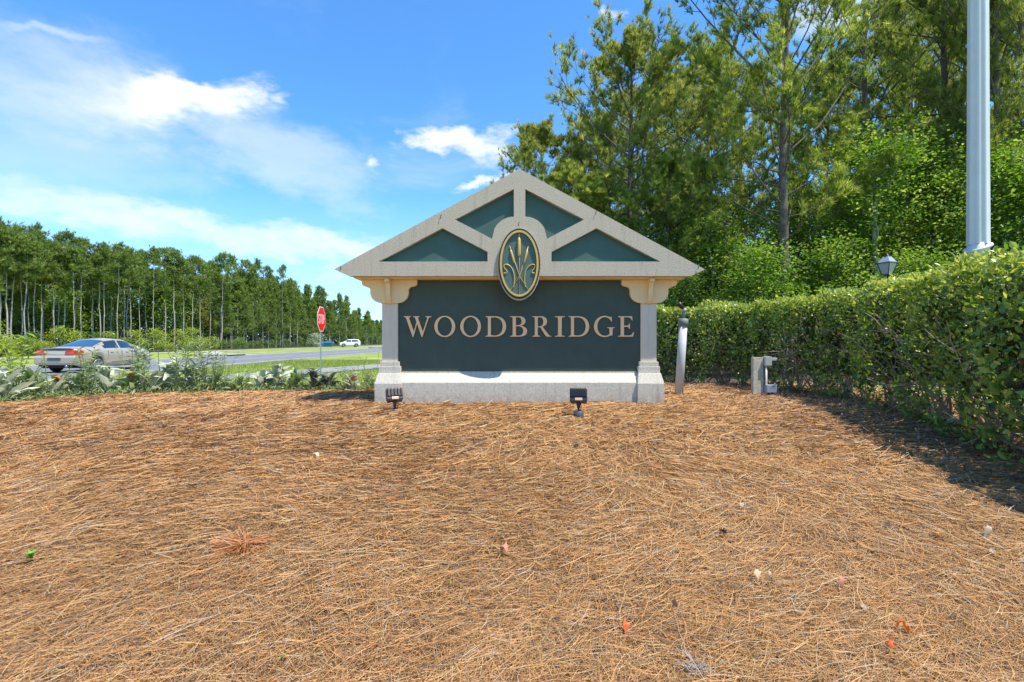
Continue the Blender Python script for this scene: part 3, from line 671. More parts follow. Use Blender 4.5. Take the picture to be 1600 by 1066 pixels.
# ------------------------------------------------------------------ stop sign
ss = empty('stop_sign', (-7.05, 18.0, 0), R(94), 'red octagonal stop sign on a thin steel post beside the curved path', 'stop sign')
link('post', MB().box(-.025, .025, .012, .05, -.1, 2.64).mesh('post'), M['steel'], ss)
def octo(r): return [(r * math.cos(R(22.5 + 45 * i)), 2.17 + r * math.sin(R(22.5 + 45 * i))) for i in range(8)]
link('sign_border', MB().prism(octo(.495), -.001, .008).mesh('sign_border'), M['sign_white'], ss)
link('sign_face', MB().prism(octo(.462), -.004, -.0015).mesh('sign_face'), M['sign_red'], ss)
STROKE = {'S': [(.9, .85), (.7, 1), (.3, 1), (.08, .85), (.08, .65), (.3, .53), (.7, .47), (.92, .35), (.92, .15), (.7, 0), (.3, 0), (.08, .15)],
          'T': [(0, 1), (1, 1), None, (.5, 1), (.5, 0)], 'O': [(.1, .2), (.1, .8), (.3, 1), (.7, 1), (.9, .8), (.9, .2), (.7, 0), (.3, 0), (.1, .2)],
          'P': [(.08, 0), (.08, 1), (.65, 1), (.9, .85), (.9, .62), (.65, .48), (.08, .48)]}
for k, ch in enumerate('STOP'):
    mb = MB(); cur = []; segs = []
    for p in STROKE[ch] + [None]:
        if p is None: segs.append(cur); cur = []
        else: cur.append(p)
    x0 = -.36 + k * .185; 
    for s_ in segs:
        for a, b in zip(s_[:-1], s_[1:]):
            a2 = Vector((x0 + a[0] * .145, 0, 2.02 + a[1] * .30)); b2 = Vector((x0 + b[0] * .145, 0, 2.02 + b[1] * .30))
            dd = (b2 - a2).normalized(); nn = Vector((-dd.z, 0, dd.x)) * .020; e_ = dd * .012
            mb.prism([(q_.x, q_.z) for q_ in (a2 - nn - e_, b2 - nn + e_, b2 + nn + e_, a2 + nn - e_)], -.0065, -.0042 - .0001 * len(mb.f) / 6)
    link('letter', mb.mesh('letter'), M['sign_white'], ss)

# ------------------------------------------------------------------ vehicles
def vehicle(root, P, paint):
    L = P['L']; ys_ = np.unique(np.round(np.concatenate([np.linspace(0, .3, 9), np.arange(.3, L - .3, .05), np.linspace(L - .3, L, 9)]), 4))
    it = lambda key: np.interp(ys_, [a for a, b in P[key]], [b for a, b in P[key]])
    def soft(a):
        b = np.convolve(np.pad(a, 2, 'edge'), [.1, .2, .4, .2, .1], 'valid'); return b
    zt, zb, w = soft(it('top')), soft(it('belt')), it('w'); bot = it('bot').copy(); bulge = np.zeros_like(w)
    for c in P['wheels']:
        dd = np.clip(P['ra'] ** 2 - (ys_ - c) ** 2, 0, None); bot = np.maximum(bot, np.where(dd > 0, P['rw'] + np.sqrt(dd), 0)); bulge += .025 * np.exp(-((ys_ - c) / .45) ** 2)
    w = w + bulge; rings = []
    for i in range(len(ys_)):
        y = ys_[i]; W = w[i]; c = np.clip((zt[i] - zb[i]) / .38, 0, 1); wr = (1 - c) * W * .90 + c * P['wroof']; ze = zb[i] + (zt[i] - zb[i]) * .90
        a = [(W * .93, bot[i]), (W * .985, bot[i] + (zb[i] - bot[i]) * .14), (W, bot[i] + (zb[i] - bot[i]) * .35), (W * .998, bot[i] + (zb[i] - bot[i]) * .65), (W * .985, bot[i] + (zb[i] - bot[i]) * .88), (W * .955, zb[i])]
        for t in (.04, .12, .5, .88, 1.0): a.append((W * .935 + (wr - W * .935) * t ** .9, zb[i] + (ze - zb[i]) * t))
        for t in (.25, .6, 1.0): a.append((wr * (1 - t), ze + (zt[i] - ze) * math.sin(t * math.pi / 2)))
        full = [(x, y, z) for x, z in a] + [(-x, y, z) for x, z in reversed(a[:-1])]; rings.append(full)
    nr = len(rings[0]); V = [p for r_ in rings for p in r_]; groups = {}
    for i in range(len(ys_) - 1):
        ym = (ys_[i] + ys_[i + 1]) / 2
        for k in range(nr - 1):
            kk = k if k < 13 else nr - 2 - k; key = 'body'
            a0, a1 = P['dlo']
            if 7 <= kk <= 8 and a0 < ym < a1 and not (P['pillar'][0] < ym < P['pillar'][1]):
                if not ((ym < a0 + .14 or ym > a1 - .25) and kk == 8): key = 'side_window'
            if kk >= 9 and P['rear'][0] < ym < P['rear'][1]: key = 'rear_window'
            if kk >= 9 and P['front'][0] < ym < P['front'][1]: key = 'windscreen'
            a = i * nr + k; groups.setdefault((key, k > 12 if key == 'side_window' else 0), []).append((a, a + 1, a + 1 + nr, a + nr))
    groups[('body', 0)] += [tuple(range(nr)), tuple(reversed(range((len(ys_) - 1) * nr, len(ys_) * nr)))]
    for (key, _), fs in groups.items():
        mb = MB(); mb.add(V, fs, True); me = mb.mesh(key)
        bm = bmesh.new(); bm.from_mesh(me); bmesh.ops.delete(bm, geom=[v_ for v_ in bm.verts if not v_.link_faces], context='VERTS'); bm.to_mesh(me); bm.free()
        link(key, me, {'body': paint, 'side_window': M['glass'], 'rear_window': M['glass_blue'], 'windscreen': M['glass']}[key], root)
    W = P['w'][3][1]
    link('underbody', MB().box(-W * .86, W * .86, .25, L - .3, .20, .60).mesh('underbody'), M['tyre'], root)
    r0 = P['rw']
    first = None
    for c in P['wheels']:
        for s_ in (1, -1):
            X = s_ * (W - .10)
            tyre = MB().tube([(-.11, 0, 0), (-.10, 0, 0), (-.06, 0, 0), (.06, 0, 0), (.10, 0, 0), (.11, 0, 0)], [r0 * .72, r0 * .93, r0, r0, r0 * .93, r0 * .72], 28)
            wh = link('wheel', tyre.mesh('wheel'), M['tyre'], root, (X, c, r0)); 
            rim = MB().tube([(s_ * .095, 0, 0), (s_ * .108, 0, 0)], [r0 * .66, r0 * .64], 24)
            link('rim', rim.mesh('rim'), M['black'], wh)
            sp2 = MB().tube([(s_ * .11, 0, 0), (s_ * .125, 0, 0)], [.07, .05], 12)
            for j in range(5):
                a = j * 2 * math.pi / 5 + .3; ca, sa = math.cos(a), math.sin(a)
                v = []
                for (rr2, hw) in ((.04, .04), (r0 * .66, .032)):
                    for sg in (-1, 1):
                        for xx in (.108, .124): v.append((s_ * xx, ca * rr2 - sa * hw * sg, sa * rr2 + ca * hw * sg))
                sp2.add(v, [(0, 1, 3, 2), (4, 5, 7, 6), (0, 1, 5, 4), (2, 3, 7, 6), (0, 2, 6, 4), (1, 3, 7, 5)])
            ringp = [(s_ * .115, r0 * .66 * math.cos(t), r0 * .66 * math.sin(t)) for t in np.linspace(0, 2 * math.pi, 29)]
            sp2.tube(ringp, .016, 6, cap=False)
            link('spokes', sp2.mesh('spokes'), M['rim'], wh)
# sedan
PS = dict(L=4.85, top=[(0, .90), (.06, 1.0), (.2, 1.045), (.72, 1.05), (.95, 1.15), (1.75, 1.44), (2.3, 1.50), (2.85, 1.47), (3.3, 1.33), (3.9, 1.03), (4.45, .90), (4.75, .76), (4.85, .60)],
          belt=[(0, .84), (.25, .95), (1.0, .99), (2.4, .97), (3.9, .92), (4.5, .80), (4.85, .55)],
          w=[(0, .70), (.06, .79), (.25, .875), (.6, .91), (3.9, .91), (4.4, .86), (4.7, .74), (4.85, .55)],
          bot=[(0, .36), (.2, .27), (.6, .24), (4.2, .24), (4.6, .24), (4.85, .30)],
          wheels=(1.03, 3.80), rw=.33, ra=.385, wroof=.58, dlo=(1.50, 3.55), pillar=(2.42, 2.50), rear=(.86, 1.70), front=(3.0, 3.86))
sd = empty('sedan', (-19.05, 20.3, .01), R(3.4), 'champagne silver four door sedan driving away on the road', 'car')
vehicle(sd, PS, M['car'])
for s_ in (-1, 1):
    tl = MB().add([(s_ * .38, -.03, .79), (s_ * .74, -.02, .78), (s_ * .925, .27, .81), (s_ * .42, -.03, .945), (s_ * .74, -.01, .975), (s_ * .905, .26, .955),
                   (s_ * .38, .06, .80), (s_ * .65, .12, .80), (s_ * .80, .27, .82), (s_ * .40, .06, .945), (s_ * .65, .12, .965), (s_ * .80, .24, .945)],
                  [(0, 1, 4, 3), (1, 2, 5, 4), (6, 7, 10, 9), (7, 8, 11, 10), (0, 1, 7, 6), (1, 2, 8, 7), (3, 4, 10, 9), (4, 5, 11, 10), (0, 3, 9, 6), (2, 5, 11, 8)]).mesh('tail_lamp', .008)
    link('tail_lamp', tl, M['red_lamp'], sd)
    link('door_handle', MB().box(s_ * .905 - .02, s_ * .905 + .02, 1.78, 1.95, .84, .87).mesh('door_handle', .006), M['car'], sd)
    link('door_handle', MB().box(s_ * .905 - .02, s_ * .905 + .02, 2.72, 2.89, .83, .86).mesh('door_handle', .006), M['car'], sd)
    for y_ in (1.62, 2.46, 3.42): link('door_gap', MB().box(s_ * .908 - .006, s_ * .908 + .006, y_, y_ + .012, .34, .93).mesh('door_gap'), M['black'], sd)
    link('sill_trim', MB().box(s_ * .905 - .014, s_ * .905 + .014, 1.45, 3.38, .43, .47).mesh('sill_trim', .005), M['car'], sd)
    link('door_mirror', MB().tube([(s_ * .90, 3.30, .98), (s_ * .98, 3.30, 1.02), (s_ * 1.08, 3.31, 1.03)], [.03, .085, .055], 12).mesh('door_mirror'), M['car'], sd)
link('rear_bumper', MB().stack([(.34, -.74, .74, -.03, .2), (.42, -.80, .80, -.07, .25), (.66, -.81, .81, -.08, .25), (.74, -.76, .76, -.03, .2)]).mesh('rear_bumper', .02), M['car'], sd)
link('number_plate', MB().box(-.26, .26, -.094, -.082, .53, .65).mesh('number_plate', .004), M['plate'], sd)
link('boot_gap', MB().box(-.72, .72, -.024, -.012, .765, .775).mesh('boot_gap'), M['black'], sd)
link('boot_lip', MB().stack([(1.035, -.66, .66, -.02, .16), (1.065, -.64, .64, -.03, .10)]).mesh('boot_lip', .008), M['car'], sd)
link('exhaust', MB().tube([(.45, -.06, .30), (.45, .2, .30)], .035, 12).mesh('exhaust'), M['chrome'], sd)
# van-like white car far off
PV = dict(L=4.6, top=[(0, 1.25), (.08, 1.55), (.35, 1.70), (1.2, 1.76), (2.6, 1.74), (3.0, 1.62), (3.7, 1.12), (4.3, 1.00), (4.52, .90), (4.6, .65)],
          belt=[(0, 1.0), (.3, 1.05), (3.6, 1.03), (4.3, .93), (4.6, .6)], w=[(0, .78), (.1, .86), (.3, .90), (.6, .92), (4.0, .92), (4.45, .82), (4.6, .62)],
          bot=[(0, .36), (.3, .30), (4.3, .28), (4.6, .34)], wheels=(.95, 3.72), rw=.36, ra=.43, wroof=.66, dlo=(.40, 3.25), pillar=(1.95, 2.07), rear=(.05, .30), front=(2.85, 3.62))
wv = empty('parked_car', (-35.2, 112.5, .01), R(118), 'small white car in the distance at the edge of the far wood', 'car')
vehicle(wv, PV, M['car_white'])
for s_ in (-1, 1): link('headlight', MB().box(s_ * .62 - .16, s_ * .62 + .16, 4.38, 4.56, .72, .88).mesh('headlight', .03), M['lantern_glass'], wv)
link('grille', MB().box(-.42, .42, 4.50, 4.61, .50, .82).mesh('grille', .02), M['black'], wv)
link('bumper_trim', MB().box(-.75, .75, 4.42, 4.58, .30, .42).mesh('bumper_trim', .03), M['black'], wv)
db = empty('container', (-42.0, 110, 0), R(10), 'small blue container at the wood edge left of the distant white car', 'container')
link('bin', MB().stack([(.12, -1.3, 1.3, -.7, .7), (1.0, -1.5, 1.5, -.85, .85)]).mesh('bin', .03), M['blue'], db)
link('lid', MB().stack([(1.0, -1.5, 1.5, -.85, .85), (1.22, -1.1, 1.4, -.4, .7)]).mesh('lid', .03), M['blue'], db)
for x0 in (-1.2, 1.0): link('foot', MB().box(x0, x0 + .2, -.6, .6, -.02, .118).mesh('foot'), M['black'], db)

# ------------------------------------------------------------------ foliage pieces
def tuft_t(n, L, w, spread, seed):
    r = np.random.default_rng(seed); V = []; F = []
    for i in range(n):
        a = r.uniform(0, 2 * math.pi); s_ = r.uniform(.15, 1) * spread; b = r.uniform(-.35, .15) * L
        d = nrm(np.array([math.cos(a) * s_, 1, math.sin(a) * s_])); side = nrm(np.cross(d, r.normal(size=3))) * w
        p = np.array([0, b, 0]); l = L * r.uniform(.75, 1.1)
        o = len(V); V += [p - side, p + side, p + d * l]; F.append((o, o + 1, o + 2))
    return np.array(V), np.array(F)
leaf2 = (np.array([[0, 0, 0], [-.36, .45, .10], [0, 1, 0], [.36, .45, .10]]), np.array([[0, 2, 1], [0, 3, 2]]))
leaf4 = (np.array([[0, 0, 0], [-.24, .25, .06], [-.27, .62, .07], [0, 1, -.04], [.27, .62, .07], [.24, .25, .06], [0, .5, -.01]]),
         np.array([[0, 6, 2, 1], [6, 3, 2, 2], [0, 5, 4, 6], [6, 4, 3, 3]]))
leafq = np.array([[0, 6, 2, 1], [0, 5, 4, 6]]); leaft = np.array([[6, 3, 2], [6, 4, 3]])
def branch_pts(p0, d0, L, up, n=6, wob=.12, r=None):
    r = r or np.random.default_rng(1); P = [np.array(p0, float)]; d = nrm(np.array(d0, float))
    for i in range(n): d = nrm(d + np.array([0, 0, up / n]) + r.normal(0, wob, 3)); P.append(P[-1] + d * L / n)
    return np.array(P)
def pine(seed, H, cb, cr, r0, limbs, twigs, tufts, tuft, tsc, shape='round', up=.5, lean=(0, 0), sides=10, el0=.25, wind=(0, 0, 0), scat=.09):
    """returns trunk-and-limb mesh, needle mesh"""
    r = np.random.default_rng(seed); wood = Bag(); trunk = Bag(); nee_p = []; nee_d = []; nee_r = []
    n = 14; z = np.linspace(-.3, H, n); wobx = np.cumsum(r.normal(0, .05, n)) * H / 20; woby = np.cumsum(r.normal(0, .05, n)) * H / 20
    TP = np.stack([wobx - wobx[0] + lean[0] * (z / H), woby - woby[0] + lean[1] * (z / H), z], 1)
    tr = r0 * (1 - .86 * np.clip(z / H, 0, 1) ** 1.2); tr[0] *= 1.25
    trunk.tube(TP, tr, sides)
    tp = lambda zz: np.array([np.interp(zz, z, TP[:, k]) for k in range(3)])
    for i in range(limbs):
        f = (i + r.uniform(0, 1)) / limbs; zz = cb + (H - cb) * f ** .9 * .97; az = i * 2.399 + r.normal(0, .4)
        if shape == 'round': L = cr * (math.sin(math.pi * min(1, .18 + .80 * f)) ** .7) * r.uniform(.7, 1.15)
        elif shape == 'cone': L = cr * (1 - f * .85) * r.uniform(.7, 1.1)
        else: L = cr * (.5 + .5 * math.sin(math.pi * f)) * r.uniform(.5, 1.2)
        el = el0 + .8 * f + r.normal(0, .12); d = np.array([math.cos(az) * math.cos(el), math.sin(az) * math.cos(el), math.sin(el)])
        B = branch_pts(tp(zz), d, L, up, 6, .10, r); lr = max(.012, r0 * .32 * (L / max(cr, .1)) * (1 - .5 * f))
        wood.tube(B, np.linspace(lr, lr * .25, len(B)), 5)
        for j in range(twigs):
            t = r.uniform(.28, 1) ** .8 * (len(B) - 1); a = int(min(t, len(B) - 2)); p = B[a] + (B[a + 1] - B[a]) * (t - a); bd = nrm(B[a + 1] - B[a])
            td = nrm(bd * .7 + r.normal(0, .55, 3) + np.array([0, 0, .25])); tl = L * r.uniform(.16, .34)
            T = branch_pts(p, td, tl, .5, 3, .12, r)
            if j % 2 == 0: wood.tube(T, np.linspace(lr * .3, .006, 4), 3)
            for k in range(tufts):
                q = r.uniform(.35, 1) * 3; a2 = int(min(q, 2)); pp_ = T[a2] + (T[a2 + 1] - T[a2]) * (q - a2)
                nee_p.append(pp_ + r.normal(0, scat, 3)); nee_d.append(nrm(T[a2 + 1] - T[a2]) * .9 + np.array([0, 0, .38]) + np.array(wind) + r.normal(0, .35, 3)); nee_r.append(np.clip(r.normal(.5, .2), 0, 1))
    bag = Bag(); P = np.array(nee_p); D = np.array(nee_d); Rr = np.array(nee_r)
    for vi, tt in enumerate(tuft):
        s_ = slice(vi, None, len(tuft)); bag.add(*scatter(tt[0], tt[1], P[s_], D[s_], tsc * r.uniform(.75, 1.25, len(P[s_])), Rr[s_]))
    return trunk.mesh('trunk', True), wood.mesh('branches', True), bag.mesh('crown')
def broad(seed, H, cb, cr, r0, clusters, leaves, ls, limbs=14, flat_=1.0, sides=8):
    r = np.random.default_rng(seed); wood = Bag(); trunk = Bag(); n = 9; z = np.linspace(-.2, H * .9, n)
    TP = np.stack([np.cumsum(r.normal(0, .05, n)) * H / 9, np.cumsum(r.normal(0, .05, n)) * H / 9, z], 1); TP[:, :2] -= TP[0, :2]
    trunk.tube(TP, r0 * (1 - .8 * np.clip(z / H, 0, 1)), sides); ends = []
    for i in range(limbs):
        f = (i + r.uniform()) / limbs; zz = cb * .8 + (H * .85 - cb * .8) * f; az = i * 2.399; el = .2 + .8 * f
        p = np.array([np.interp(zz, z, TP[:, k]) for k in range(3)]); L = cr * (math.sin(math.pi * min(1, .25 + .7 * f)) ** .6) * r.uniform(.75, 1.1)
        B = branch_pts(p, (math.cos(az) * math.cos(el), math.sin(az) * math.cos(el), math.sin(el)), L, .3, 5, .15, r); wood.tube(B, np.linspace(r0 * .35, .01, 6), 5); ends.append(B)
    C = []; 
    while len(C) < clusters:
        B = ends[r.integers(len(ends))]; t = r.uniform(1.0, 5.0); a = int(min(t, 4)); p = B[a] + (B[a + 1] - B[a]) * (t - a)
        C.append(p + r.normal(0, 1, 3) * np.array([.17, .17, .12]) * cr)
    C = np.array(C); CR = r.normal(.48, .24, len(C)); rep = np.repeat(np.arange(len(C)), leaves)
    sz = ls * 2.1; P = C[rep] + r.normal(0, 1, (len(rep), 3)) * np.array([sz, sz, sz * .5 * flat_])
    D = r.normal(0, 1, (len(rep), 3)) * np.array([1, 1, .45]) + np.array([0, 0, -.15])
    bag = Bag(); bag.add(*scatter(leaf2[0], leaf2[1], P, D, ls * r.uniform(.7, 1.3, len(rep)), np.clip(CR[rep] + r.normal(0, .16, len(rep)), 0, 1), up=np.tile([0, 0, 1.], (len(rep), 1))))
    return trunk.mesh('trunk', True), wood.mesh('branches', True), bag.mesh('crown')
def tree(name, meshes, mats_, loc, rz, label, cat, group=None, sc=(1, 1, 1), pn=('trunk', 'crown')):
    r_ = empty(name, loc, rz, label, cat, group); r_.scale = sc
    if len(meshes) == 3: mats_ = (mats_[0],) + tuple(mats_)
    for nm, me, m_ in zip(pn if len(meshes) == 2 else ('trunk', 'branches', 'crown'), meshes, mats_):
        if not me.materials: me.materials.append(None)
        o = link(nm, me, None, r_); o.material_slots[0].link = 'OBJECT'; o.material_slots[0].material = m_
        if nm == 'branches': o['kind'] = 'stuff'
    return r_

# ------------------------------------------------------------------ near pines on the right
NT = [tuft_t(20, .20, .0085, 1.05, s_) for s_ in range(3)]
G1 = 'pines standing behind the hedge'
def wpos(px, y): x = (px - 800) / FPX * y; return (x, y, float(gz(x, y)))
pA = pine(11, 18.5, 3.6, 5.2, .165, 62, 15, 8, NT, 1.15, 'round', .45, el0=.42, wind=(-.12, 0, .15))
pB = pine(12, 15.2, 1.9, 5.2, .19, 74, 14, 8, NT, 1.20, 'round', .25, el0=.05, wind=(-.1, 0, .1))
pC = pine(13, 13.0, 1.5, 3.6, .16, 54, 13, 8, NT, 1.20, 'round', .25, el0=.02, wind=(-.05, 0, .1))
pD = pine(14, 21.0, 3.0, 4.6, .22, 58, 13, 7, NT, 1.25, 'oval', .3, el0=.05, wind=(-.05, 0, .1))
bark = (M['bark'], M['pine_a']); bark2 = (M['bark'], M['pine_b'])
tree('pine_tree', pA, bark, wpos(1222, 16.5), 0, 'big open pine with ascending limbs, straight trunk showing right of the sign', 'pine tree', G1)
tree('pine_tree', pB, bark2, wpos(990, 21.5), 1.1, 'tall rounded pine whose crown tops out above the right slope of the gable', 'pine tree', G1, (1.05, 1.05, .93))
tree('pine_tree', pC, bark2, wpos(852, 23.0), 2.0, 'lower pine peeping out left of the others just above the gable apex', 'pine tree', G1, (.92, .92, .86))
tree('pine_tree', pB, bark, wpos(1105, 26), 3.6, 'pine filling the gap between the rounded pine and the big open pine', 'pine tree', G1, (.95, .95, 1.08))
tree('pine_tree', pD, bark, wpos(1352, 24), .5, 'pine standing back behind the lantern, its top cut by the frame', 'pine tree', G1)
tree('pine_tree', pD, bark2, wpos(1468, 19.5), 2.6, 'dark trunked pine just left of the white pole', 'pine tree', G1, (.85, .85, 1))
tree('pine_tree', pA, bark2, wpos(1556, 17.0), 4.1, 'pine with leaning limbs just right of the white pole', 'pine tree', G1, (.8, .8, 1.1))
tree('pine_tree', pB, bark2, wpos(1690, 17), 5.0, 'pine at the right edge of the photo', 'pine tree', G1, (1, 1, 1.2))
tree('pine_tree', pC, bark, wpos(1290, 30), 5.2, 'slim pine far back right of the big open pine', 'pine tree', G1, (1, 1, 1.4))
tree('pine_tree', pC, bark2, wpos(935, 30), .4, 'pine set back behind the gable apex', 'pine tree', G1, (1, 1, 1.15))
tree('pine_tree', pD, bark2, wpos(1600, 27), 1.4, 'tall pine far back beyond the white pole', 'pine tree', G1)
tree('pine_tree', pC, bark, wpos(1040, 19), 4.4, 'bushy pine behind the right eave of the sign', 'pine tree', G1, (.8, .8, .62))
tree('pine_tree', pC, bark, wpos(905, 20), 1.2, 'short bushy pine behind the middle of the gable', 'pine tree', G1, (.85, .85, .62))
for px_, y_, k_, rz_, h_, lb in [(1160, 33, pD, .3, .86, 'pine deep in the wood between the rounded pine and the open pine'), (1250, 36, pD, 2.2, 1.0, 'pine deep in the wood straight behind the big open pine'),
        (1400, 34, pD, 4.0, 1.05, 'pine deep in the wood right of the lantern'), (1510, 32, pB, 1.0, 1.5, 'pine deep in the wood left of the white pole'), (1000, 34, pB, 2.0, 1.2, 'pine deep in the wood behind the rounded pine'),
        (1420, 27, pB, 3.1, 1.35, 'broad pine in the second rank between the lantern and the white pole'), (1065, 30, pD, 5.5, .80, 'pine in the second rank above the right slope of the gable')]:
    tree('pine_tree', k_, bark if rz_ > 2 else bark2, wpos(px_, y_), rz_, lb, 'pine tree', G1, (1, 1, h_))
# understory broadleaf trees
G2 = 'broad leaved trees under the pines'
bl = [broad(31, 6.0, .8, 2.4, .09, 700, 14, .105), broad(32, 8.5, 1.2, 2.9, .12, 900, 14, .11), broad(33, 4.2, .4, 2.0, .07, 520, 14, .10)]
US = [(1370, 16.5, 1, 'bright', 1.0, 'bright leafy tree rising behind the lantern'), (1545, 15.5, 1, 'bright', .92, 'bright green tree behind the white pole'),
      (1455, 18, 1, 'mid', 1.05, 'mid green tree between lantern and white pole'), (1625, 14.5, 0, 'bright', 1.1, 'bright tree at the right edge over the hedge'),
      (1290, 15.5, 2, 'bright', 1.0, 'low bright tree right of the big pine trunk'), (1180, 14.5, 2, 'bright', .95, 'low bright tree left of the big pine trunk'),
      (1110, 18, 0, 'mid', .95, 'mid green tree above the hedge right of the sign'), (1065, 15.6, 2, 'mid', .78, 'low dark leaved tree beside the right eave'),
      (1235, 19, 0, 'mid', 1.0, 'mid green tree around the foot of the big pine'), (1330, 21, 1, 'mid', 1.05, 'tall mid green tree behind the lantern trees'),
      (1000, 18.5, 0, 'mid', .9, 'tree hidden low behind the right half of the sign'), (1420, 14.6, 2, 'bright', .85, 'small bright tree just right of the lantern'),
      (1500, 14.2, 2, 'mid', .8, 'small tree at the foot of the white pole'), (1160, 23, 1, 'mid', .9, 'tree between the rounded pine and the big open pine'), (880, 21, 0, 'mid', .85, 'tree low behind the middle of the gable'),
      (1680, 19, 1, 'mid', 1.2, 'tall leafy tree beyond the right edge')]
US += [(1060, 26, 1, 'mid', 1.15, 'tree deep behind the right eave of the sign'), (1135, 28, 1, 'mid', 1.2, 'tree deep behind the gap left of the big pine trunk'), (1245, 27, 1, 'mid', 1.15, 'tree deep behind the big pine trunk'), (1322, 27, 1, 'bright', 1.2, 'bright tree deep between big pine and lantern'), (940, 27, 1, 'mid', 1.0, 'tree deep behind the right slope of the gable')]
for i_, (px, y_, k_, mm, sc_, lb) in enumerate(US):
    tree('leafy_tree', bl[k_], (M['bark_pale'] if i_ % 3 == 0 else M['bark'], M['leaf_' + mm]), wpos(px, y_), i_ * 1.7, lb, 'tree', G2, (sc_,) * 3)

# ------------------------------------------------------------------ far pine wood on the left
FT = [tuft_t(12, .38, .024, 1.0, s_) for s_ in (5, 6)]
farp = []
for k_ in range(6):
    farp.append(pine(50 + k_, 15.0, (9.4, 8.4, 10.8, 9.0, 7.6, 10.2)[k_], (1.5, 1.8, 1.4, 1.7, 1.9, 1.5)[k_], (.075, .06, .09, .07, .085, .065)[k_], 17, 7, 6, FT, .95, 'round', .3, sides=6, el0=.05, scat=.24))
full = [pine(60 + k_, 13.0, 2.6, 2.9, .12, 34, 7, 6, FT, 1.0, 'cone', .3, sides=6, el0=.1, scat=.24) for k_ in range(2)]
fb = [broad(70, 9, 2.5, 2.4, .09, 260, 11, .26, 12), broad(71, 3.0, .2, 1.2, .05, 110, 11, .16, 10), broad(72, 1.7, .1, 1.1, .03, 80, 11, .13, 8)]
top_px = [(0, 352), (60, 362), (120, 380), (200, 382), (300, 398), (400, 412), (470, 432), (540, 458), (600, 492)]
def topz(px, y): return CAM_Z + (533 - np.interp(px, [a for a, b in top_px], [b for a, b in top_px])) * y / FPX
def wood_x(y): return -47.5 - .02 * y
rl = random.Random(5)
# front row: one tree for each tall trunk that stands out
k_ = 0; px = -70.0; T_ = ['first', 'second', 'third', 'fourth', 'fifth', 'sixth', 'seventh', 'eighth', 'ninth', 'tenth', 'eleventh', 'twelfth', 'thirteenth', 'fourteenth', 'fifteenth', 'sixteenth', 'seventeenth', 'eighteenth', 'nineteenth', 'twentieth']
order = T_ + ['twenty-' + t for t in T_[:9]] + ['thirtieth'] + ['thirty-' + t for t in T_[:9]] + ['fortieth'] + ['forty-' + t for t in T_[:9]]
cnt = {}
def nth(kind, px): cnt[(kind, where(px))] = cnt.get((kind, where(px)), 0) + 1; return order[cnt[(kind, where(px))] - 1]
def where(px):
    if px < 0: return 'beyond the left photo edge'
    if px < 50: return 'left of the silver sedan'
    if px < 240: return 'behind the silver sedan'
    if px < 345: return 'right of the sedan'
    if px < 420: return 'behind the concrete ramp'
    if px < 500: return 'left of the stop sign'
    return 'right of the stop sign'
while px < 520:
    X = wood_x(70) + rl.uniform(-1.2, 1.2); y_ = X * FPX / (px - 800); h = topz(px, y_) * rl.uniform(.86, 1.06)
    i2 = rl.randrange(6) if px < 340 else rl.choice((1, 3, 4))
    tree('pine_tree', farp[i2], (M['bark_pale'], M['pine_far']), (X, y_, 0), rl.uniform(0, 6), '%s slender front row pine %s' % (nth('p', px), where(px)), 'pine tree', 'slender pines in the front row of the far wood', (rl.uniform(.8, 1.15),) * 2 + (h / 15.0,))
    px += rl.choice((6, 10, 14, 18, 22)) if px < 330 else rl.uniform(14, 26)
# second and third rows
for row in range(3):
    px = -120.0 + row * 7
    while px < 640:
        X = wood_x(70) - 4 - row * 5 + rl.uniform(-2, 2); y_ = X * FPX / (px - 800); h = topz(px, y_) * (rl.uniform(.70, .98) - .03 * row)
        if y_ > 30:
            tree('pine_tree', farp[rl.randrange(6)] if (px < 330 and rl.random() < .9) else full[rl.randrange(2)], (M['bark_pale'], M['pine_far'] if rl.random() < .6 else M['pine_b']), (X, y_, 0), rl.uniform(0, 6),
                 '%s rear %s pine %s' % (nth('r', px), 'tall' if h > 12 else 'lower', where(px)), 'pine tree', 'pines in the rear rows of the far wood', (rl.uniform(.9, 1.25),) * 2 + (h / (15. if px < 330 else 13.),))
        px += rl.uniform(18, 34) if px < 330 else rl.uniform(13, 22)
# dense front of full crowned trees to the right of the ramp
px = 345.0; c_ = 0
while px < 640:
    X = wood_x(100) + 1.0 + rl.uniform(-1, 1); y_ = X * FPX / (px - 800); h = topz(px, y_) * rl.uniform(.60, .97); c_ += 1
    tree('pine_tree', full[rl.randrange(2)], (M['bark_pale'], M['pine_far']), (X, y_, 0), rl.uniform(0, 6), '%s dense young pine %s' % (nth('d', px), where(px)), 'pine tree', 'dense young pines at the wood edge', (rl.uniform(.9, 1.2),) * 2 + (h / 13.,))
    px += rl.uniform(8, 16)
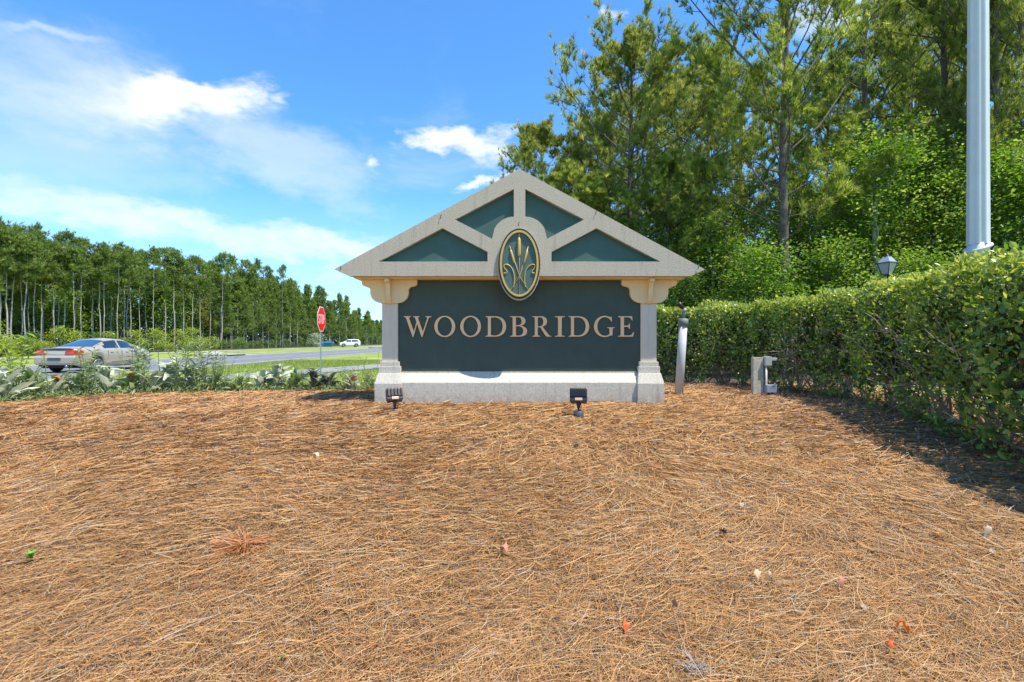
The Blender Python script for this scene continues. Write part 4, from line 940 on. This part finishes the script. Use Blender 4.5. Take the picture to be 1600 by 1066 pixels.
# mid storey and shrubs
px = -100.0
while px < 640:
    X = wood_x(70) - 6.5 + rl.uniform(-2, 2); y_ = X * FPX / (px - 800)
    tree('leafy_tree', fb[0], (M['bark_pale'], M['leaf_mid'] if rl.random() < .5 else M['leaf_bright']), (X, y_, 0), rl.uniform(0, 6), '%s leafy tree among far trunks %s' % (nth('l', px), where(px)), 'tree', 'leafy trees among the far pines', (rl.uniform(.8, 1.2),) * 2 + (rl.uniform(.55, 1.05) * topz(px, y_) / 13.,))
    px += rl.uniform(11, 22)
px = -90.0
while px < 640:
    X = -45.2 + rl.uniform(-1.2, 1.2); y_ = X * FPX / (px - 800); b_ = rl.random() < .42; s_ = rl.uniform(.55, 1.1)
    tree('shrub', fb[1] if b_ else fb[2], (M['bark_pale'], M['leaf_yellow'] if px < 360 and rl.random() < .75 else M['leaf_mid']), (X, y_, 0), rl.uniform(0, 6), '%s shrub at the wood foot %s' % (nth('s', px), where(px)), 'shrub', 'shrubs at the foot of the far wood', (s_, s_, s_))
    px += rl.uniform(6, 13)
tree('shrub', fb[1], (M['bark_pale'], M['silver_leaf']), (-41.2, 102, 0), 1, 'large grey leaved shrub behind the stop sign post', 'shrub', None, (1.3, 1.3, 1.0))
# the wood behind as one mass
def mass(name, n, xf, yf, zf, ls, m_, label):
    x = xf(n); y = yf(n, x); z = zf(n, x, y); P = np.stack([x, y, z], 1); bag = Bag(); D = rng.normal(0, 1, (n, 3))
    bag.add(*scatter(leaf2[0], leaf2[1], P, D, ls * rng.uniform(.6, 1.4, n), np.clip(rng.normal(.45, .22, n), 0, 1)))
    return tag(link(name, bag.mesh(name), m_), label, kind='stuff')
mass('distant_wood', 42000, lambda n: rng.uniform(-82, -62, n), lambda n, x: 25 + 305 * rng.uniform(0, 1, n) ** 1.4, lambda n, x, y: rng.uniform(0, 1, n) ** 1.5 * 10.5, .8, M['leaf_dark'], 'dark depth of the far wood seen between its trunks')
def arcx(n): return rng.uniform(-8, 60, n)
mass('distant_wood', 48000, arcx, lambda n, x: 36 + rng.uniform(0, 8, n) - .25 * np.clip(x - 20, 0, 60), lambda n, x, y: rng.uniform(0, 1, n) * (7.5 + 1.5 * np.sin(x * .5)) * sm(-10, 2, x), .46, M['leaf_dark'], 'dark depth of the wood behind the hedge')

# ------------------------------------------------------------------ hedge
hp = np.array([(1.9, 13.4), (3.0, 13.2), (4.0, 12.6), (4.9, 11.6), (5.6, 10.4), (5.85, 9.2), (5.85, 8), (5.72, 6.8), (5.42, 5.6), (5.12, 4.6), (5.05, 3.4), (5.1, 2.0), (5.2, .6), (5.3, -1.0)])
tt = np.linspace(0, len(hp) - 1, 200); HX = np.interp(tt, range(len(hp)), hp[:, 0]); HY = np.interp(tt, range(len(hp)), hp[:, 1])
seg = np.sqrt(np.diff(HX) ** 2 + np.diff(HY) ** 2); S = np.concatenate([[0], np.cumsum(seg)]); HL = S[-1]
def hpos(s):
    x = np.interp(s, S, HX); y = np.interp(s, S, HY); dx = np.interp(s + .05, S, HX) - np.interp(s - .05, S, HX); dy = np.interp(s + .05, S, HY) - np.interp(s - .05, S, HY)
    l = np.maximum(np.hypot(dx, dy), 1e-6); return x, y, -(-dy / l), -(dx / l)     # normal towards the camera side
hx0, hy0, _, _ = hpos(np.array([3.0]))
def hedge_shell(n, depth):
    s = rng.uniform(0, HL, n) ; 
    # more leaves where the hedge is near the camera
    x, y, nx_, ny_ = hpos(s); u_ = rng.random(n); hw = .62; Hh = 2.16 - CAM_Z * 0
    bumpy = .07 * np.sin(2.3 * s) + .06 * np.sin(5.1 * s + 1)
    front = u_ < .58; top = (u_ >= .58) & (u_ < .90); backf = u_ >= .90
    h = np.where(top, 1.0, rng.random(n)); a = np.where(front, 1.0, np.where(backf, -1.0, rng.uniform(-1, 1, n)))
    zt_ = 1.86 + .35 * 0 + .03 * np.sin(3.7 * s) + .05 * np.sin(1.1 * s) + .02 * rng.normal(size=n)
    gzv = gz(x, y); ztop = (2.13 + .03 * np.sin(3.7 * s) + .04 * np.sin(9 * s)) - gzv
    bell = .80 + .26 * np.sin(np.clip(h, 0, 1) * math.pi) ** .8 + .05 * np.sin(4.3 * s + 5 * h)          # belly in the middle, drawn in at the foot
    off = a * hw * np.where(top, .97, bell) + np.where(front, bumpy, 0)
    zz = gzv + .02 + h * ztop
    cl = np.sin(5.3 * s + 2.1 * np.sin(3 * h)) * np.sin(7.1 * h + 1.7 * np.sin(2.3 * s)) + .6 * np.sin(11.7 * s + 4 * h) * np.sin(9 * h - 3 * s)
    off = off + np.where(front, .085 * cl, 0); zz = zz + np.where(top, .05 * cl, 0)
    dpt = rng.exponential(depth, n) - .05 * rng.random(n) ** 3; inn = np.minimum(dpt, .5)
    P = np.stack([x + nx_ * (off - np.where(front, inn, -inn * (backf))), y + ny_ * (off - np.where(front, inn, -inn * (backf))), zz - np.where(top, inn, 0)], 1)
    Nn = np.stack([nx_ * a, ny_ * a, np.where(top, 1.2, .35)], 1)
    return P, Nn, s, h, inn
hedge = empty('hedge', (5.8, 7.0, .3), 0, 'long clipped evergreen hedge curving from behind the sign to the right edge', 'hedge')
HO = Vector((-5.8, -7.0, -.3))
n = 62000; P, Nn, s_v, h_v, inn = hedge_shell(n, .07)
holes = (np.sin(3.1 * s_v + 7 * h_v) + np.sin(6.3 * s_v - 5 * h_v + 1) + np.sin(1.7 * s_v + 13 * h_v)) * .33
sparse = rng.random(n) < (.30 + .30 * (P[:, 1] < 5.6) + .42 * np.clip(h_v * 2.3, 0, 1) + .28 * sm(.6, .95, h_v)) - .75 * np.clip(holes - .1, 0, 1)
P, Nn, s_v, h_v, inn = P[sparse], Nn[sparse], s_v[sparse], h_v[sparse], inn[sparse]
dist = np.linalg.norm(P - np.array([0, 0, CAM_Z]), axis=1)
D = Nn * .5 + rng.normal(0, .85, P.shape) + np.array([0, 0, .35])
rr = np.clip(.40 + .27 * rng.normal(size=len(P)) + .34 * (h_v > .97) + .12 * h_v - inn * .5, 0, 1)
sz = (.040 + .060 * rng.random(len(P)) ** 1.6) * np.clip(6.5 / np.maximum(dist, 1), .95, 1.3)
bag = Bag(); V1, F1, a1 = scatter(leaf4[0], leafq, P, D, sz, rr, up=Nn); nV = len(V1)
F2 = (leaft[None] + (np.arange(len(P)) * 7)[:, None, None]).reshape(-1, 3)
bag.add(V1, F1, a1); bag.F.setdefault(3, []).append(F2)
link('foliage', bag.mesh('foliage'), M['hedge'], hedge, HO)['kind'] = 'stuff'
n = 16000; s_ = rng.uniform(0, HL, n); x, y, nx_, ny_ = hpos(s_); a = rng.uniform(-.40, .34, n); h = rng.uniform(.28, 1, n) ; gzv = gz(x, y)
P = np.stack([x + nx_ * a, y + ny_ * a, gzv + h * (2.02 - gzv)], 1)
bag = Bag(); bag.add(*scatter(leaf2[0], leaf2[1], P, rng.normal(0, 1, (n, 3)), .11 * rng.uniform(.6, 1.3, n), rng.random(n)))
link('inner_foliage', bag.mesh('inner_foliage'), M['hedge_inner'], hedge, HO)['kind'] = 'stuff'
bag = Bag(); rb = np.random.default_rng(3)
for k_ in range(46):
    s0 = k_ / 46 * HL + rb.uniform(-.1, .1); x, y, nx_, ny_ = [float(q_[0]) for q_ in hpos(np.array([s0]))]; base = np.array([x + nx_ * rb.uniform(-.1, .15), y + ny_ * rb.uniform(-.1, .15), float(gz(x, y)) - .05])
    for j in range(7):
        d = nrm(np.array([rb.normal(0, .33), rb.normal(0, .33), 1.0])); B = branch_pts(base, d, rb.uniform(.8, 1.5), .2, 5, .16, rb)
        bag.tube(B, np.linspace(rb.uniform(.009, .022), .004, 6), 5)
        for q_ in range(9):
            b0 = B[rb.integers(1, 6)]; T = branch_pts(b0, rb.normal(0, 1, 3) + np.array([nx_ * .8, ny_ * .8, .5]), rb.uniform(.22, .5), .2, 3, .2, rb); bag.tube(T, np.linspace(.006, .0025, 4), 4)
link('stems', bag.mesh('stems'), M['twig'], hedge, HO)['kind'] = 'stuff'
# the large leaves nearest the camera, each one a piece
lf_me = []
for k_ in range(3):
    v = leaf4[0].copy(); v[:, 2] *= (1, 1.8, .5)[k_]; v[:, 0] *= (1, 1.15, .9)[k_]
    me = np_mesh('leaf', v, [leafq, leaft], False, np.full(7, (.45, .75, 1.0)[k_])); lf_me.append(me); me.materials.append(M['hedge'])
cand = 6000; P, Nn, s_v, h_v, inn = hedge_shell(cand, .01)
ok = (P[:, 1] > 4.0) & (P[:, 1] < 6.6) & (((P[:, 0] < 5.6) & (np.abs(P[:, 0]) < 1.05 * P[:, 1] + .1)) | (P[:, 2] > 2.0)) & (np.abs(P[:, 0]) < 1.05 * P[:, 1] + .1)
P, Nn = P[ok][:290], Nn[ok][:290]
for k_ in range(len(P)):
    d = nrm(Nn[k_] * .6 + rng.normal(0, .6, 3) + np.array([0, 0, .3])); q_ = Vector(d).to_track_quat('Y', 'Z')
    o = link('leaf', lf_me[rng.integers(3)], None, hedge); o.location = Vector(P[k_] + nrm(Nn[k_]) * .03) + HO; o.rotation_mode = 'QUATERNION'; o.rotation_quaternion = q_ @ Matrix.Rotation(rng.uniform(-.7, .7), 4, 'Y').to_quaternion()
    s2 = rng.uniform(.055, .085); o.scale = (s2, s2, s2)
wl = []
for k_, mk in enumerate(('withered_yellow', 'withered_orange')):
    M[mk] = mat(mk, ((.62, .46, .05), (.58, .20, .06))[k_], .5, var=.3, vscale=20, transl=.3)
    me = np_mesh('withered_leaf', leaf4[0].copy(), [leafq, leaft], False, np.full(7, .5)); me.materials.append(M[mk]); wl.append(me)
for px, py, k_ in [(1440, 497, 0), (1458, 511, 1), (1330, 537, 0), (1350, 560, 0), (1517, 600, 1), (1593, 560, 0), (1598, 568, 1), (1410, 470, 0), (1270, 520, 0), (1545, 480, 0), (1212, 545, 0), (1130, 520, 1)]:
    X_ = 5.0 if px > 1290 else 5.25; y_ = X_ * FPX / (px - 800) if px > 1290 else 10.2 + (1290 - px) * .01
    p_ = at(px, py, y_ - .12); o = link('withered_leaf', wl[k_], None, hedge); o.location = p_ + HO; o.rotation_euler = (rb.uniform(0, 1.2), rb.uniform(-.5, .5), rb.uniform(0, 6)); s2 = rb.uniform(.055, .085); o.scale = (s2,) * 3
    o['label'] = ('yellowed', 'rust orange')[k_] + ' leaf in the hedge'
# leaf litter under the hedge, spread wide so its dark colour paints hedge shade
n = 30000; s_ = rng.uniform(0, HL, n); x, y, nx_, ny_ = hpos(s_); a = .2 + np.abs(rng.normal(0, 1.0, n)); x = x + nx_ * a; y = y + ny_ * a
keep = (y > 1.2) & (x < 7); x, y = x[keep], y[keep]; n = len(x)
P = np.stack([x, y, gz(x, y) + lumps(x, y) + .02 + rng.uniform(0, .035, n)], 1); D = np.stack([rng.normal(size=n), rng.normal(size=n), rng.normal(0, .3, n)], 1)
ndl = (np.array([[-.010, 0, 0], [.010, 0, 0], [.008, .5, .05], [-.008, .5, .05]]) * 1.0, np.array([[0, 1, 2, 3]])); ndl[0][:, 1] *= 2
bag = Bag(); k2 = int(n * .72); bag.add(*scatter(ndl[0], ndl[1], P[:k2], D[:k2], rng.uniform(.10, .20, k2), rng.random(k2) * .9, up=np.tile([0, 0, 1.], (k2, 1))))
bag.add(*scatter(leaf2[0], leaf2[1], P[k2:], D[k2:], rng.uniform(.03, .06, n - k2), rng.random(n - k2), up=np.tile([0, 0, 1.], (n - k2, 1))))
tag(link('leaf_litter', bag.mesh('leaf_litter'), M['needle_grey_shade']), 'grey brown leaf litter and old straw along the foot of the hedge, spread wide as painted shade', kind='stuff')

# ------------------------------------------------------------------ row of silvery plants on the left
def big_leaf(L, w, arch, wav, seed):
    r = np.random.default_rng(seed); n = 7; V = []
    for i in range(n):
        t = i / (n - 1); ww = w * (math.sin(math.pi * min(1, t * .93 + .05)) ** .75) * (1 + wav * math.sin(t * 19 + seed)); y = L * t * (1 - .18 * t * arch); z = L * (arch * .55 * math.sin(t * 2.4) - .25 * arch * t * t)
        V += [(-ww, y, z + ww * .35), (0, y, z), (ww, y, z + ww * .35)]
    F = []
    for i in range(n - 1):
        a = i * 3; F += [(a, a + 1, a + 4, a + 3), (a + 1, a + 2, a + 5, a + 4)]
    return np.array(V), np.array(F)
leafsets = {}
for mk, w_ in (('silver_leaf', .052), ('sage_leaf', .030), ('purple_leaf', .042)):
    for k_ in range(3):
        v, f = big_leaf(.34, w_, (.5, .9, .2)[k_], .10, k_); me = np_mesh('leaf', v, [f], True, np.full(len(v), (.25, .55, .9)[k_])); me.materials.append(M[mk]); leafsets.setdefault(mk, []).append(me)
dead = np_mesh('dead', *[(lambda q: (q[0], [q[1]]))(big_leaf(.26, .06, 1.0, .2, 5))][0], True, np.full(21, .5)); dead.name = 'leaf'; dead.materials.append(M['dead_leaf'])
ROW = 'leafy plants in the row along the far edge of the bed'
rp = random.Random(21)
def rosette(x, y, mk, nl, size, erect, label, deadn=0):
    r_ = empty('leafy_plant', (x, y, float(gz(x, y)) + .02), rp.uniform(0, 6), label, 'plant', ROW)
    for i in range(nl):
        az = i * 2.399; el = min(1.35, rp.uniform(.15, .5) + erect * (1 - i / nl)); m_ = leafsets[mk][rp.randrange(3)] if i >= deadn else dead
        o = link('leaf', m_, None, r_, (math.cos(az) * .02, math.sin(az) * .02, .02 + .006 * (nl - i)))
        o.rotation_euler = (Matrix.Rotation(az - math.pi / 2, 3, 'Z') @ Matrix.Rotation(el, 3, 'X') @ Matrix.Rotation(rp.uniform(-.5, .5), 3, 'Y')).to_euler(); s_ = size * rp.uniform(.8, 1.35); o.scale = (s_,) * 3
        if i < deadn: o['label'] = 'withered rust coloured leaf'
    return r_
lance = (np.array([[0, 0, 0], [-.10, .4, .05], [0, 1, -.12], [.10, .4, .05]]), np.array([[0, 2, 1], [0, 3, 2]]))
def weed(seed, H, nst, nl, ls):
    r = np.random.default_rng(seed); wood = Bag(); P = []; D = []; 
    for s_ in range(nst):
        B = branch_pts((r.normal(0, .05), r.normal(0, .05), 0), (r.normal(0, .16), r.normal(0, .16), 1), H * r.uniform(.7, 1), .2, 6, .05, r); wood.tube(B, np.linspace(.008, .003, 7), 5)
        for i in range(nl):
            t = (i + r.random()) / nl * 5.9 + .1; a = int(min(t, 5)); P.append(B[a] + (B[a + 1] - B[a]) * (t - a)); az = i * 2.399; D.append((math.cos(az), math.sin(az), r.uniform(.1, .9)))
    n = len(P); bag = Bag(); bag.add(*scatter(lance[0], lance[1], np.array(P), np.array(D), ls * r.uniform(.6, 1.2, n), np.clip(r.normal(.5, .25, n), 0, 1), up=np.tile([0, 0, 1.], (n, 1))))
    return wood.mesh('stem', True), bag.mesh('foliage')
weeds = [weed(90, 1.0, 4, 34, .15), weed(91, .72, 6, 26, .12), weed(92, .45, 10, 22, .11), weed(93, 1.05, 2, 30, .07), weed(94, .22, 16, 12, .07)]
def row_y(px): return np.interp(px, [-60, 0, 100, 200, 300, 400, 500, 590], [7.1, 7.7, 8.5, 9.0, 9.3, 9.5, 9.6, 9.7])
def rowpt(px, dy=0): y = float(row_y(px)) + dy; return (px - 800) / FPX * y, y
RS = [(-45, 'silver_leaf', 20, 1.2, .8), (8, 'silver_leaf', 22, 1.15, .8), (45, 'sage_leaf', 26, 1.1, .9), (88, 'silver_leaf', 20, 1.0, .7), (128, 'sage_leaf', 22, 1.0, .8), (165, 'silver_leaf', 24, 1.15, .85), (205, 'sage_leaf', 24, 1.0, .8), (238, 'silver_leaf', 20, .95, .7),
      (268, 'silver_leaf', 26, 1.35, .95), (302, 'silver_leaf', 22, 1.2, .8), (335, 'sage_leaf', 20, .85, .6), (372, 'sage_leaf', 20, .8, .6), (408, 'silver_leaf', 22, .9, .55), (436, 'silver_leaf', 26, 1.15, .85), (458, 'sage_leaf', 18, 1.1, 1.0), (490, 'purple_leaf', 22, .95, .75), (512, 'purple_leaf', 20, .85, .6), (552, 'silver_leaf', 16, .8, .8), (582, 'sage_leaf', 14, .6, .6)]
kindw = {'silver_leaf': 'broad silvery leaved plant', 'sage_leaf': 'narrow sage green leaved plant', 'purple_leaf': 'dusky dark leaved plant'}
wh_ = ['just beyond the left edge of the photo', 'at the left edge of the photo', 'left of the sedan in the view', 'in front of the left end of the sedan', 'under the sedan boot in the view', 'in front of the middle of the sedan', 'below the sedan front door in the view', 'below the sedan front wheel in the view',
       'tallest rosette right of the sedan', 'right beside the tall rosette', 'between tall rosette and concrete ramp', 'below the concrete ramp in the view', 'low clump left of the leafy one by the stop post', 'large clump left of the stop sign post', 'upright clump touching the large silvery one', 'directly at the stop sign post', 'just right of the stop sign post', 'near the left foot of the sign', 'last small clump before the sign base']
for (px, mk, nl, sz_, er_), w_ in zip(RS, wh_):
    x, y = rowpt(px, rp.uniform(-.12, .25)); rosette(x, y, mk, nl, sz_, er_, kindw[mk] + ', ' + w_, 2 if px in (88, 205, 552) else 0)
WD = [(-30, 0, 1.1, 'green'), (18, 0, 1.15, 'y'), (30, 3, 1.0, 'y'), (60, 2, 1.1, 'g'), (110, 2, 1.0, 'g'), (142, 0, .95, 'g'), (150, 1, 1.0, 'g'), (190, 2, 1.1, 'y'), (215, 0, 1.05, 'g'), (225, 1, 1.0, 'g'), (252, 2, 1.0, 'g'), (283, 0, 1.0, 'g'), (312, 0, 1.1, 'g'), (325, 1, 1.0, 'g'), (340, 3, .95, 'g'), (352, 2, .9, 'g'), (385, 1, .62, 'g'), (420, 2, .8, 'g'), (470, 1, .7, 'g'), (500, 2, .6, 'g'), (560, 3, .75, 'g'), (546, 1, .75, 'g'), (585, 3, .85, 'g'), (574, 2, .9, 'g'), (5, 0, 1.2, 'y'), (84, 3, 1.0, 'y'), (206, 3, 1.1, 'y'), (258, 3, 1.2, 'g'), (296, 3, 1.1, 'g'), (318, 3, 1.15, 'g'), (345, 0, .8, 'g')]
rank = {i: r for r, i in enumerate(sorted(range(len(WD)), key=lambda i: WD[i][0]))}
for i_, (px, k_, s_, c_) in enumerate(WD):
    x, y = rowpt(px, rp.uniform(-.15, .45)); r_ = tree('weed', weeds[k_], (M['sage_leaf'], M['sage_leaf'] if c_ != 'y' else M['leaf_yellow']), (x, y, float(gz(x, y))), rp.uniform(0, 6), '', 'plant', None, (s_, s_, s_), ('stem', 'foliage'))
    ht = ['tall stemmed', 'knee high', 'low bushy', 'thin wispy', 'tiny'][k_]
    r_['label'] = '%s %s plant, %s from the left in the plant row' % (ht, 'yellow green' if c_ == 'y' else 'grey green', order[rank[i_]]); r_['group'] = 'stemmed plants in the row along the bed'
# low ground cover filling the row
bag = Bag(); n = 5200; px_ = rng.uniform(-60, 592, n); y = row_y(px_) + rng.normal(0, .14, n) + .02; x = (px_ - 800) / FPX * y
P = np.stack([x, y, gz(x, y) + rng.uniform(.0, .11, n)], 1); D = np.stack([rng.normal(size=n), rng.normal(size=n), rng.uniform(.1, 1.4, n)], 1)
bag.add(*scatter(lance[0], lance[1], P, D, .10 * rng.uniform(.5, 1.4, n), rng.random(n)))
tag(link('ground_cover', bag.mesh('ground_cover'), M['sage_leaf']), 'low sage green ground cover between the plants of the row', kind='stuff')

# ------------------------------------------------------------------ grass blades on the verges
bag = Bag(); n = 60000
y = rng.uniform(9.6, 34, n) ; x = rng.uniform(-17, .5, n); 
pth = np.min(np.hypot(x[:, None] - P2[None, ::2, 0], y[:, None] - P2[None, ::2, 1]), 1)
keep = (pth > 1.28) & (y > bed_edge_y(x) + .1) & (x > RN + .2) & (x / y > -1.15) & (x / y < -.2); x, y = x[keep], y[keep]; n = len(x)
P = np.stack([x, y, gz(x, y) - .01], 1); D = np.stack([rng.normal(0, .5, n), rng.normal(0, .5, n), np.ones(n)], 1)
bl_ = (np.array([[-.06, 0, 0], [.06, 0, 0], [0, 1, .2]]), np.array([[0, 1, 2]]))
bag.add(*scatter(bl_[0], bl_[1], P, D, rng.uniform(.06, .13, n) * (1 + (y - 10) * .02), rng.random(n)))
tag(link('grass', bag.mesh('grass'), M['grass']), 'short mown grass on the verge between bed and road', kind='stuff')

# ------------------------------------------------------------------ small things lying on the straw
def curled(L, w, k, seed):
    v, f = big_leaf(L, w, k, .55, seed); v[:, 2] += np.random.default_rng(seed).normal(0, .006, len(v)); return np_mesh('leaf_blade', v, [f], True, np.full(len(v), .5))
small = [(977, 990, .060, .016, 'fallen', 'curled bright orange leaf lying low on the straw right of centre', 'leaf'),
         (1421, 996, .070, .018, 'fallen', 'orange leaf nearest the lower right corner of the bed', 'leaf'),
         (1393, 1017, .050, .014, 'fallen', 'small orange leaf just below and left of another orange leaf', 'leaf'),
         (785, 866, .075, .024, 'fallen_pink', 'pinkish fallen leaf in the middle of the straw', 'leaf'),
         (1538, 843, .10, .016, 'fallen_pale', 'long pale dry leaf near the hedge shade', 'leaf'),
         (1185, 914, .07, .018, 'fallen_pale', 'pale dry leaf low on the right half of the bed', 'leaf'),
         (1212, 917, .06, .016, 'fallen_pale', 'second pale dry leaf just right of its pale neighbour', 'leaf'),
         (1160, 800, .06, .018, 'fallen_pale', 'pale leaf on the straw midway to the post', 'leaf'),
         (492, 719, .09, .02, 'fallen_pale', 'whitish scrap of leaf left on the straw before the sign', 'leaf'),
         (1312, 920, .06, .016, 'fallen_pink', 'reddish leaf low on the right of the bed', 'leaf')]
for i_, (px, py, L, w, mk, lb, ct) in enumerate(small):
    p = ground_at(px, py, .03); o = link('fallen_leaf', curled(L, w, 1.6 - .2 * (i_ % 3), i_ + 3), M[mk]); o.location = (p.x, p.y, p.z + .045 + float(lumps(p.x, p.y))); o.rotation_euler = (.15, .2, i_ * 1.3); tag(o, lb, ct, 'fallen leaves on the straw')
for i_, (px, py, s_, lb) in enumerate([(48, 880, .9, 'fresh green seedling sprouting from the straw at lower left'), (706, 922, .6, 'faint green grass sprig low in the centre of the bed'), (440, 1040, .6, 'green blades poking from the straw at the lower edge'), (912, 872, .5, 'tiny green shoot just right of the middle of the bed')]):
    p = ground_at(px, py, .03); r_ = empty('seedling', (p.x, p.y, p.z + .02), i_, lb, 'seedling', 'green seedlings in the straw')
    for j in range(6 if i_ == 0 else 4):
        v, f = big_leaf(.085 * s_, (.012 if i_ == 0 else .004) * s_, .6, .1, j); o = link('leaf', np_mesh('leaf', v, [f], True, np.full(len(v), .5)), M['sprig'], r_, (0, 0, .02), (.9, 0, j * 1.1))
for i_, (px, py, lb) in enumerate([(1130, 838, 'dark pine cone on the straw right of centre'), (900, 700, 'dark pine cone on the straw below the middle floodlight'), (318, 660, 'dark cone near the plant row')]):
    p = ground_at(px, py, .03); r_ = empty('pine_cone', (p.x, p.y, p.z + .05), i_, lb, 'pine cone', 'pine cones lying on the straw'); mb = MB()
    for j in range(34):
        a = j * 2.399; t = j / 34; rr2 = .022 * math.sin(math.pi * (.15 + .8 * t)); z_ = (t - .5) * .055; c_, s_ = math.cos(a), math.sin(a)
        mb.add([(c_ * rr2 * .4, s_ * rr2 * .4, z_ - .004), (c_ * rr2 - s_ * .008, s_ * rr2 + c_ * .008, z_ + .002), (c_ * rr2 * 1.25, s_ * rr2 * 1.25, z_ + .006), (c_ * rr2 + s_ * .008, s_ * rr2 - c_ * .008, z_ + .002)], [(0, 1, 2, 3)])
    me = mb.mesh('scales'); me.transform(Matrix.Rotation(1.3, 4, 'X')); link('scales', me, M['cone'], r_)
# grey lichen twig at the bottom and a burst of fresh orange needles
p = ground_at(1092, 1050, .03); bag = Bag(); rb = np.random.default_rng(8)
for j in range(60):
    T = branch_pts((rb.normal(0, .02), rb.normal(0, .012), 0), (rb.normal(0, 1), rb.normal(0, .7), rb.uniform(.1, .8)), rb.uniform(.03, .09), -.3, 4, .35, rb); bag.tube(T, np.linspace(.0016, .0008, 5), 4)
for j in range(3):
    T = branch_pts((-.02, .02, .02), (rb.normal(-.3, .35), 1, .35), rb.uniform(.10, .24), 0, 5, .28, rb); bag.tube(T, np.linspace(.002, .001, 6), 4)
o = link('lichen_twig', bag.mesh('lichen_twig'), M['lichen']); o.location = (p.x, p.y, p.z + .04); tag(o, 'wiry grey lichen covered twig at the bottom of the bed right of centre', 'twig')
p = ground_at(382, 856, .03); bag = Bag(); n = 420
a = rng.choice([2.2, 3.3, 4.3, 5.1, .2], n) + rng.normal(0, .16, n); P = np.zeros((n, 3)) + rng.normal(0, .018, (n, 3)) * np.array([1, 1, .3]); D = np.stack([np.cos(a), np.sin(a), rng.normal(.05, .10, n)], 1)
bag.add(*scatter(np.array([[-.011, 0, 0], [.011, 0, 0], [.008, 1, -.12], [-.008, 1, -.12]]), np.array([[0, 1, 2, 3]]), P, D, .17 * rng.uniform(.6, 1.1, n), rng.random(n)))
o = link('needle_cluster', bag.mesh('needle_cluster'), M['orange_straw']); o.location = (p.x, p.y, p.z + .06); tag(o, 'burst of fresh orange pine needles lying on the left of the bed', 'pine needles')
for i_, (px, py, L, rz, lb) in enumerate([(225, 1020, .30, .9, 'crooked grey twig lying by the lower left of the bed'), (720, 705, .35, .2, 'thin twig on the straw before the sign')]):
    p = ground_at(px, py, .03); rb = np.random.default_rng(i_); T = branch_pts((0, 0, .0), (math.cos(rz), math.sin(rz), .05), L, 0, 7, .14, rb)
    bg_ = Bag(); bg_.tube(T, np.linspace(.0035, .0015, 8), 6); bg_.tube(branch_pts(T[3], (math.cos(rz + .8), math.sin(rz + .8), .1), L * .3, 0, 3, .1, rb), np.linspace(.002, .001, 4), 5)
    o = link('twig', bg_.mesh('twig', True), M['lichen']); o.location = (p.x, p.y, p.z + .05); tag(o, lb, 'twig', 'twigs lying on the straw')
